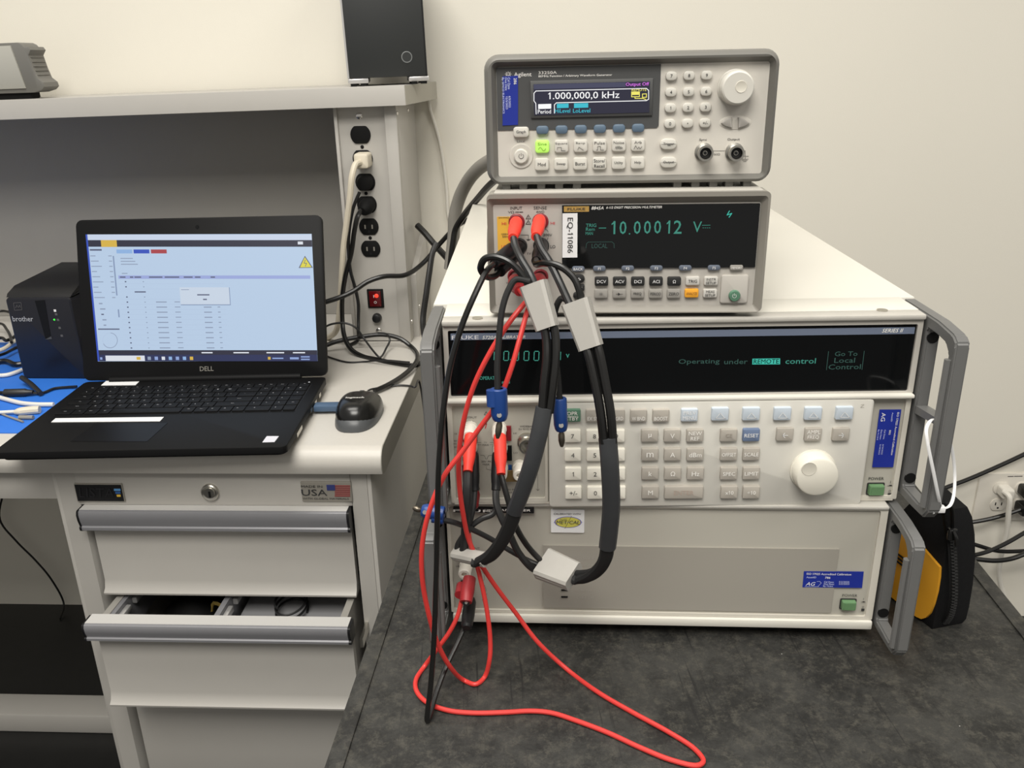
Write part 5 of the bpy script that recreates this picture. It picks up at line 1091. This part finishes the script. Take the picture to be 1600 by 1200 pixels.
wire(lb, [P(776, 765, -.036), P(776, 790, -.043), P(770, 803, -.046), P(752, 811, -.047), P(737, 822, -.048), P(724, 842, -.049), P(716, 862, -.049)], .0026, m_cord2) if False else wire(la, [P(776, 772, -.030), P(776, 790, -.038), P(770, 803, -.042), P(752, 811, -.045), P(737, 822, -.047), P(726, 842, -.049), P(722, 864, -.050)], .0026, m_cord2)
wire(lb, [P(850, 886, -.049), P(828, 877, -.044), P(800, 862, -.044), P(765, 841, -.046), P(730, 824, -.056), P(705, 815, -.066), P(690, 812, -.068)], .0024, m_cord2, 'ground_wire')
banana(lb, P(694, 803, -.070), P(659, 797.5, -.068), P(645, 793, -.067), m_blue, .0062, (-.05, -.3, -1))
# ---- stacked black plug seen behind set A's black boot, and red plugs in the lower jacks
def TB(u, v, r): return ROOM.on(u, v, 2, TABLE_Z + r)
RR = .0021
bl_ = thing('test_lead', 'single black test lead hanging down the left side of the stack', 'test lead')
boot(bl_, P(803, 388, -.020), P(772, 412, -.050), .0060, .0040, m_black, 'banana_plug')
TBd = lambda u, v, r=RR: TB(u, v, r+.0004)
wire(bl_, [P(775, 409, -.046), P(760, 424, -.066), P(742, 460, -.078), P(722, 508, -.086), P(704, 570, -.092), P(693, 640, -.097), P(686, 720, -.101), P(683.5, 800, -.104), P(681.5, 900, -.108), P(678, 1000, -.112), P(673, 1070, -.116), TBd(667.5, 1126), TBd(669.5, 1124), P(681, 1085, -.098), P(698, 1040, -.075), P(716, 1002, -.056), P(729, 972, -.042), P(732, 958, -.036)], .0023, m_cord)
ob('banana_plug', lathe([(0, .0045), (.004, .0058), (.020, .0060), (.032, .0052), (.034, .0035), (.034, 0)], tuple(P(735, 936, -.020)), tuple(np.array(P(731, 966, -.042))-np.array(P(735, 936, -.020))), 16), m_black, bl_, label='black banana plug')
rl = thing('test_lead', 'red test lead lying in a long loop on the cart top', 'test lead')
boot(rl, P(842, 437, -.001), P(838, 452, -.030), .0066, .0045, m_redplug, 'banana_plug')
wire(rl, [P(838, 450, -.028), P(832, 462, -.050), P(818, 476, -.062), P(795, 505, -.070), P(765, 552, -.074), P(740, 604, -.076), P(724, 660, -.076), P(717, 715, -.074), P(718, 760, -.070), P(724, 805, -.066), P(733, 845, -.060), P(748, 876, -.056), P(775, 917, -.050), P(806, 958, -.046), P(840, 1003, -.050), TBd(885, 1045), TBd(935, 1082), TBd(990, 1114), TBd(1045, 1144), TBd(1085, 1170), TBd(1099, 1189), TBd(1090, 1196), TBd(1050, 1188), TBd(1000, 1168), TBd(950, 1145), TBd(900, 1126), TBd(862, 1114), TBd(830, 1111), TBd(790, 1113), TBd(740, 1114), TBd(700, 1110), TBd(668, 1098), TBd(651, 1080), TBd(650, 1062), TBd(664, 1040), P(684, 1013, -.052), P(702, 988, -.050), P(715, 962, -.046), P(722, 936, -.040)], RR, m_red)
o = ob('banana_plug', tube([P(734, 903, -.030), P(730, 925, -.042), P(728, 941, -.050)], [.0058, .0064, .0056], 4, 14), m_redplug, rl, label='dark red stackable plug')
ob('stack_socket', tube([P(722, 915, -.030), P(719, 930, -.042)], .0052, 3, 12), m_redplug, o); ob('plug_hole', lathe([(0, .0034), (.0004, .0032), (.0004, 0)], tuple(P(728.2, 941.5, -.0505)), tuple(np.array(P(728, 941, -.0535))-np.array(P(728, 940, -.0505))), 12), m_blackm, o)
ob('hole_contact', lathe([(0, .0016), (.0005, .0012), (.0005, 0)], tuple(P(728.4, 942, -.0515)), (0, -1, .2), 8), m_chrome, o)
r2 = thing('test_lead', 'red test lead hanging in a loop in front of the amplifier', 'test lead')
boot(r2, P(805, 438, -.001), P(812, 455, -.030), .0066, .0045, m_redplug, 'banana_plug')
wire(r2, [P(811, 452, -.028), P(826, 474, -.050), P(822, 492, -.062), P(812, 530, -.076), P(798, 578, -.084), P(778, 628, -.086), P(750, 668, -.086), P(722, 706, -.088), P(695, 742, -.092), P(672, 795, -.098), P(660, 850, -.100), P(660, 905, -.100), P(670, 960, -.098), P(684, 1006, -.093), P(702, 1040, -.086), TBd(725, 1063), TBd(743, 1069), TBd(757, 1058), P(765, 1030, -.064), P(766, 1000, -.060), P(761, 955, -.056), P(752, 910, -.052), P(743, 875, -.046), P(735, 850, -.036), P(731, 820, -.020)], RR, m_red)
ob('banana_plug', lathe([(0, .0045), (.003, .0056), (.016, .0056), (.018, .004), (.018, 0)], tuple(P(741, 768, -.018)), tuple(np.array(P(738, 785, -.034))-np.array(P(741, 762, -.018))), 14), m_redplug, r2, label='dark red plug in the auxiliary current post')
# ================================================================== pouch hanging by the right-hand handles
pouch = thing('meter_pouch', 'black zipped pouch with a yellow front hanging beside the right rack handles', 'pouch')
A_, B_, C_, D_ = np.array((.259, .002)), np.array((.296, .012)), np.array((.288, .115)), np.array((.234, .075))
def pouch_level(k):                           # rounded outline, k = shrink towards the middle of the upper edge
    c = np.array((.266, .020)); base = [D_, A_*.97+D_*.03, A_, A_*.9+B_*.1, B_*.85+A_*.15, B_, B_*.9+C_*.1, C_, C_*.6+D_*.4]
    return [c + (p-c)*k for p in base]
lv = [(.0005, .90), (.006, .985), (.02, 1.0), (.045, .98), (.075, .90), (.10, .76), (.118, .60), (.128, .42)]
bm = bmesh.new(); vr = [[bm.verts.new((p[0], p[1], TABLE_Z + z)) for p in pouch_level(k)] for z, k in lv]
for r0, r1 in zip(vr, vr[1:]):
    for i in range(9): bm.faces.new((r0[i], r0[(i+1) % 9], r1[(i+1) % 9], r1[i]))
bm.faces.new(list(reversed(vr[0]))); bm.faces.new(vr[-1]); bmesh.ops.subdivide_edges(bm, edges=list(bm.edges), cuts=1, smooth=.6, use_grid_fill=True)
pb_ = ob('body', bm, m_pouch, pouch)
# yellow front on the D-A side
bm = bmesh.new(); n_ = np.array((-(A_-D_)[1], (A_-D_)[0])); n_ = n_/np.linalg.norm(n_); n_ = -n_ if n_[1] > 0 else n_
cen = np.array((.266, .020))
def fp(s, z, o):                               # s along A->D, height z, o outwards
    k = np.interp(z, [l[0] for l in lv], [l[1] for l in lv]); p = A_ + (D_-A_)*s; p = cen + (p-cen)*k + n_*o; return (p[0], p[1], TABLE_Z + z)
prof_ = [(.10, .010), (.05, .018), (.02, .030), (.005, .045), (.01, .060), (.03, .070), (.25, .075), (.60, .082), (.97, .086), (.97, .004), (.45, .002), (.26, .003), (.17, .005)]
f0 = [bm.verts.new(fp(s, z, .0028)) for s, z in prof_]; f1 = [bm.verts.new(fp(s, z, -.003)) for s, z in prof_]
bm.faces.new(f0); bm.faces.new(list(reversed(f1)))
for i in range(len(f0)): bm.faces.new((f0[i], f0[(i+1) % len(f0)], f1[(i+1) % len(f1)], f1[i]))
yf_ = ob('yellow_front', bm, m_pouchy, pouch, label='yellow plastic front')
for z in (.046, .050, .054): ob('black_stripe', tube([fp(.55, z, .0030), fp(.75, z+.0005, .0030), fp(.95, z+.001, .0030)], .0009, 2, 6), m_blackm, yf_)
zp = [P(1485, 826, .004), P(1489, 850, .000), P(1491, 880, -.004), P(1492, 910, -.006), P(1491, 940, -.006), P(1486, 962, -.003), P(1478, 974, .004)]
Zc = [np.array(p) for p in catmull([tuple(p) for p in zp], 12)]
ob('zipper_tape', tube([tuple(p + np.array((.0005, .0028, 0))) for p in Zc[::4]], 1.0, 4, 8, flat=(.0050, .0012), wide=(1, .2, 0)), m_blackm, pouch)
bm = bmesh.new()
for i, p in enumerate(Zc):
    dx = .0012 if i % 2 else -.0012; box(p[0]+dx-.0014, p[0]+dx+.0014, p[1]-.0008, p[1]+.0012, p[2]-.0007, p[2]+.0007, bm=bm)
ob('zipper_teeth', bm, mat('zip_teeth', (.03, .03, .03), .3), pouch)
sl = P(1487, 834, -.003); ob('zipper_slider', box(sl[0]-.004, sl[0]+.004, sl[1]-.003, sl[1]+.002, sl[2]-.006, sl[2]+.006, .0015), mat('black_chrome', (.05, .05, .05), .2, metal=.8), pouch)
ob('zipper_pull', tube([P(1490, 830, -.007), P(1494, 840, -.009), P(1495, 852, -.008)], [.0012, .0018, .0022], 4, 8), mat('black_chrome', (.05, .05, .05)), pouch)
ob('hanging_loop', tube([P(1479, 832, .006), P(1476, 812, -.012), P(1475, 797, -.028), P(1479, 788, -.034), P(1485, 791, -.030), P(1488, 808, -.012), P(1488, 830, .006)], .0019, 6, 8), m_blackm, pouch)
# ---- zip tie
zt_ = thing('zip_tie', 'white nylon zip tie looped from the rack handle to the pouch', 'zip tie')
ob('strap', tube([P(1470, 795, -.050), P(1466, 775, -.058), P(1458, 735, -.0625), P(1450, 695, -.0630), P(1447.5, 672, -.0600), P(1451, 661, -.0530), P(1459, 655, -.0430), P(1475, 668, -.028), P(1488, 705, -.020), P(1492, 745, -.020), P(1490, 775, -.030), P(1484, 790, -.040), P(1472, 796, -.048)], 1.0, 8, 8, flat=(.0014, .0006), wide=(1, 0, 0)), m_white, zt_)
hd = P(1469, 795, -.050); ob('head', box(hd[0]-.0035, hd[0]+.0035, hd[1]-.003, hd[1]+.003, hd[2]-.0028, hd[2]+.0028, .0008), m_white, zt_); ob('tail', tube([P(1468, 796, -.0515), P(1458, 801, -.054)], 1.0, 3, 8, flat=(.0018, .0007), wide=(0, 0, 1)), m_white, zt_)
# ================================================================== wall outlet and its cords
YW = WALL_Y - .0002
wo = thing('wall_outlet', 'cream double-gang wall outlet plate low on the wall at the right', 'wall outlet', DESK)
pwl = Panel(DESK, wo, 0, 0, 1)
a = pwl.xz(1531, 737, -YW); b = pwl.xz(1531, 813, -YW); xr_ = pwl.xz(1563, 775, -YW)[0]; zc_ = pwl.xz(1563, 775, -YW)[1]
m_plate = mat('outlet_plate', (.74, .70, .62), .4)
ob('cover_plate', prism(rrect(a[0], a[0]+.116, zc_-.058, zc_+.057, .003), YW, YW-.005, .002), m_plate, wo)
cents = []
for g_ in (0, 1):
    for u, v in ((1564, 762), (1559, 788)):
        x, z = pwl.xz(u, v, -YW+.005); x += .046*g_
        pts = [(x + .0168*math.cos(2*math.pi*k/36), z + max(-.0140, min(.0140, .0168*math.sin(2*math.pi*k/36)))) for k in range(36)]
        r_ = ob('receptacle', prism(pts, YW-.004, YW-.0075, .0006), m_plate, wo); cents.append((x, z))
        for dx in (-.0063, .0063): ob('slot', box(x+dx-.0011, x+dx+.0011, YW-.0079, YW-.0073, z-.001, z+.006), m_blackm, r_)
        ob('ground_hole', lathe([(0, .0024), (.0004, .0022), (.0004, 0)], (x, YW-.0073, z-.0075), (0, -1, 0), 10), m_blackm, r_)
stroke(pwl, [(1575, 744.5), (1583, 744.3)], .002, m_inkg, -YW+.005); stroke(pwl, [(1585, 744.2), (1597, 744)], .002, m_inkg, -YW+.005)
wc = thing('power_cable', 'white power cable plugged into the wall outlet at the right', 'power cable')
x, z = cents[0]; ob('plug', prism(rrect(-.011, .013, -.012, .010, .004), 0, -.028, .004), m_whitec, wc, M=DESK.M() @ Matrix.Translation((x+.002, YW-.0078, z-.001)))
ob('cord', tube([DW(1568, 768, .645), DW(1577, 776, .63), DW(1576, 800, .63), DW(1573, 830, .635), DW(1566, 860, .64), DW(1561, 890, .645), DW(1563, 912, .645), DW(1570, 935, .645), DW(1575, 980, .645), DESK.w((1.17, .64, -.70)), DESK.w((1.20, .60, -.7295)), DESK.w((1.45, .55, -.7295))], .0054, 7, 10), m_whitec, wc)
for k, i in enumerate((2, 3)):
    x, z = cents[i]; ob('black_plug', prism(rrect(-.012, .013, -.012, .012, .005), 0, -.032, .004), m_cord, label=('upper' if k == 0 else 'lower') + ' black plug in the wall outlet at the right edge', cat='plug', M=DESK.M() @ Matrix.Translation((x, YW-.0078, z)))
for lab, pts, r in (('black cable sagging across the wall, highest of those at the right', [(1440, 778, .66), (1475, 763, .66), (1510, 750, .66), (1550, 733, .66), (1600, 710, .66), (1640, 690, .66)], .0046), ('black cable running from behind the pouch to the wall outlet', [(1440, 815, .64), (1490, 818, .64), (1525, 815, .64), (1565, 806, .645), (1600, 794, .65), (1640, 778, .66)], .0046), ('black cable crossing the right wall just below the outlet', [(1450, 822, .60), (1500, 843, .60), (1530, 853, .60), (1560, 861, .605), (1600, 861, .61), (1640, 858, .62)], .0044), ('black cable rising to the right under the wall outlet', [(1460, 872, .57), (1510, 869, .57), (1540, 863, .58), (1570, 850, .58), (1600, 833, .59), (1640, 810, .6)], .0044), ('lowest black cable sagging at the right edge of the wall', [(1470, 868, .55), (1520, 873, .55), (1555, 876, .55), (1580, 873, .555), (1600, 866, .56), (1640, 850, .57)], .0050)):
    k_ = len(lab) % 5; a0, a1 = np.array(DW(*pts[0])), np.array(DW(*pts[-1]))
    if 'from behind the pouch' in lab: tail = [DESK.w((cents[3][0]+.05, YW-.030, cents[3][1]-.004)), DESK.w((cents[3][0]+.02, YW-.0395, cents[3][1]))]
    else: tail = [a1 + np.array((.06, 0, .0)), (1.22+.02*k_, .80, .22), (1.24+.02*k_, .79, .006), (1.6, .76-.02*k_, .006)]
    cord('black_cable', lab, [(.12+.03*k_, .66, ZO+.03+.012*k_), (.30, .69, ZO-.01)] + [DW(u, v, y) for u, v, y in pts] + tail, r, m_cord)
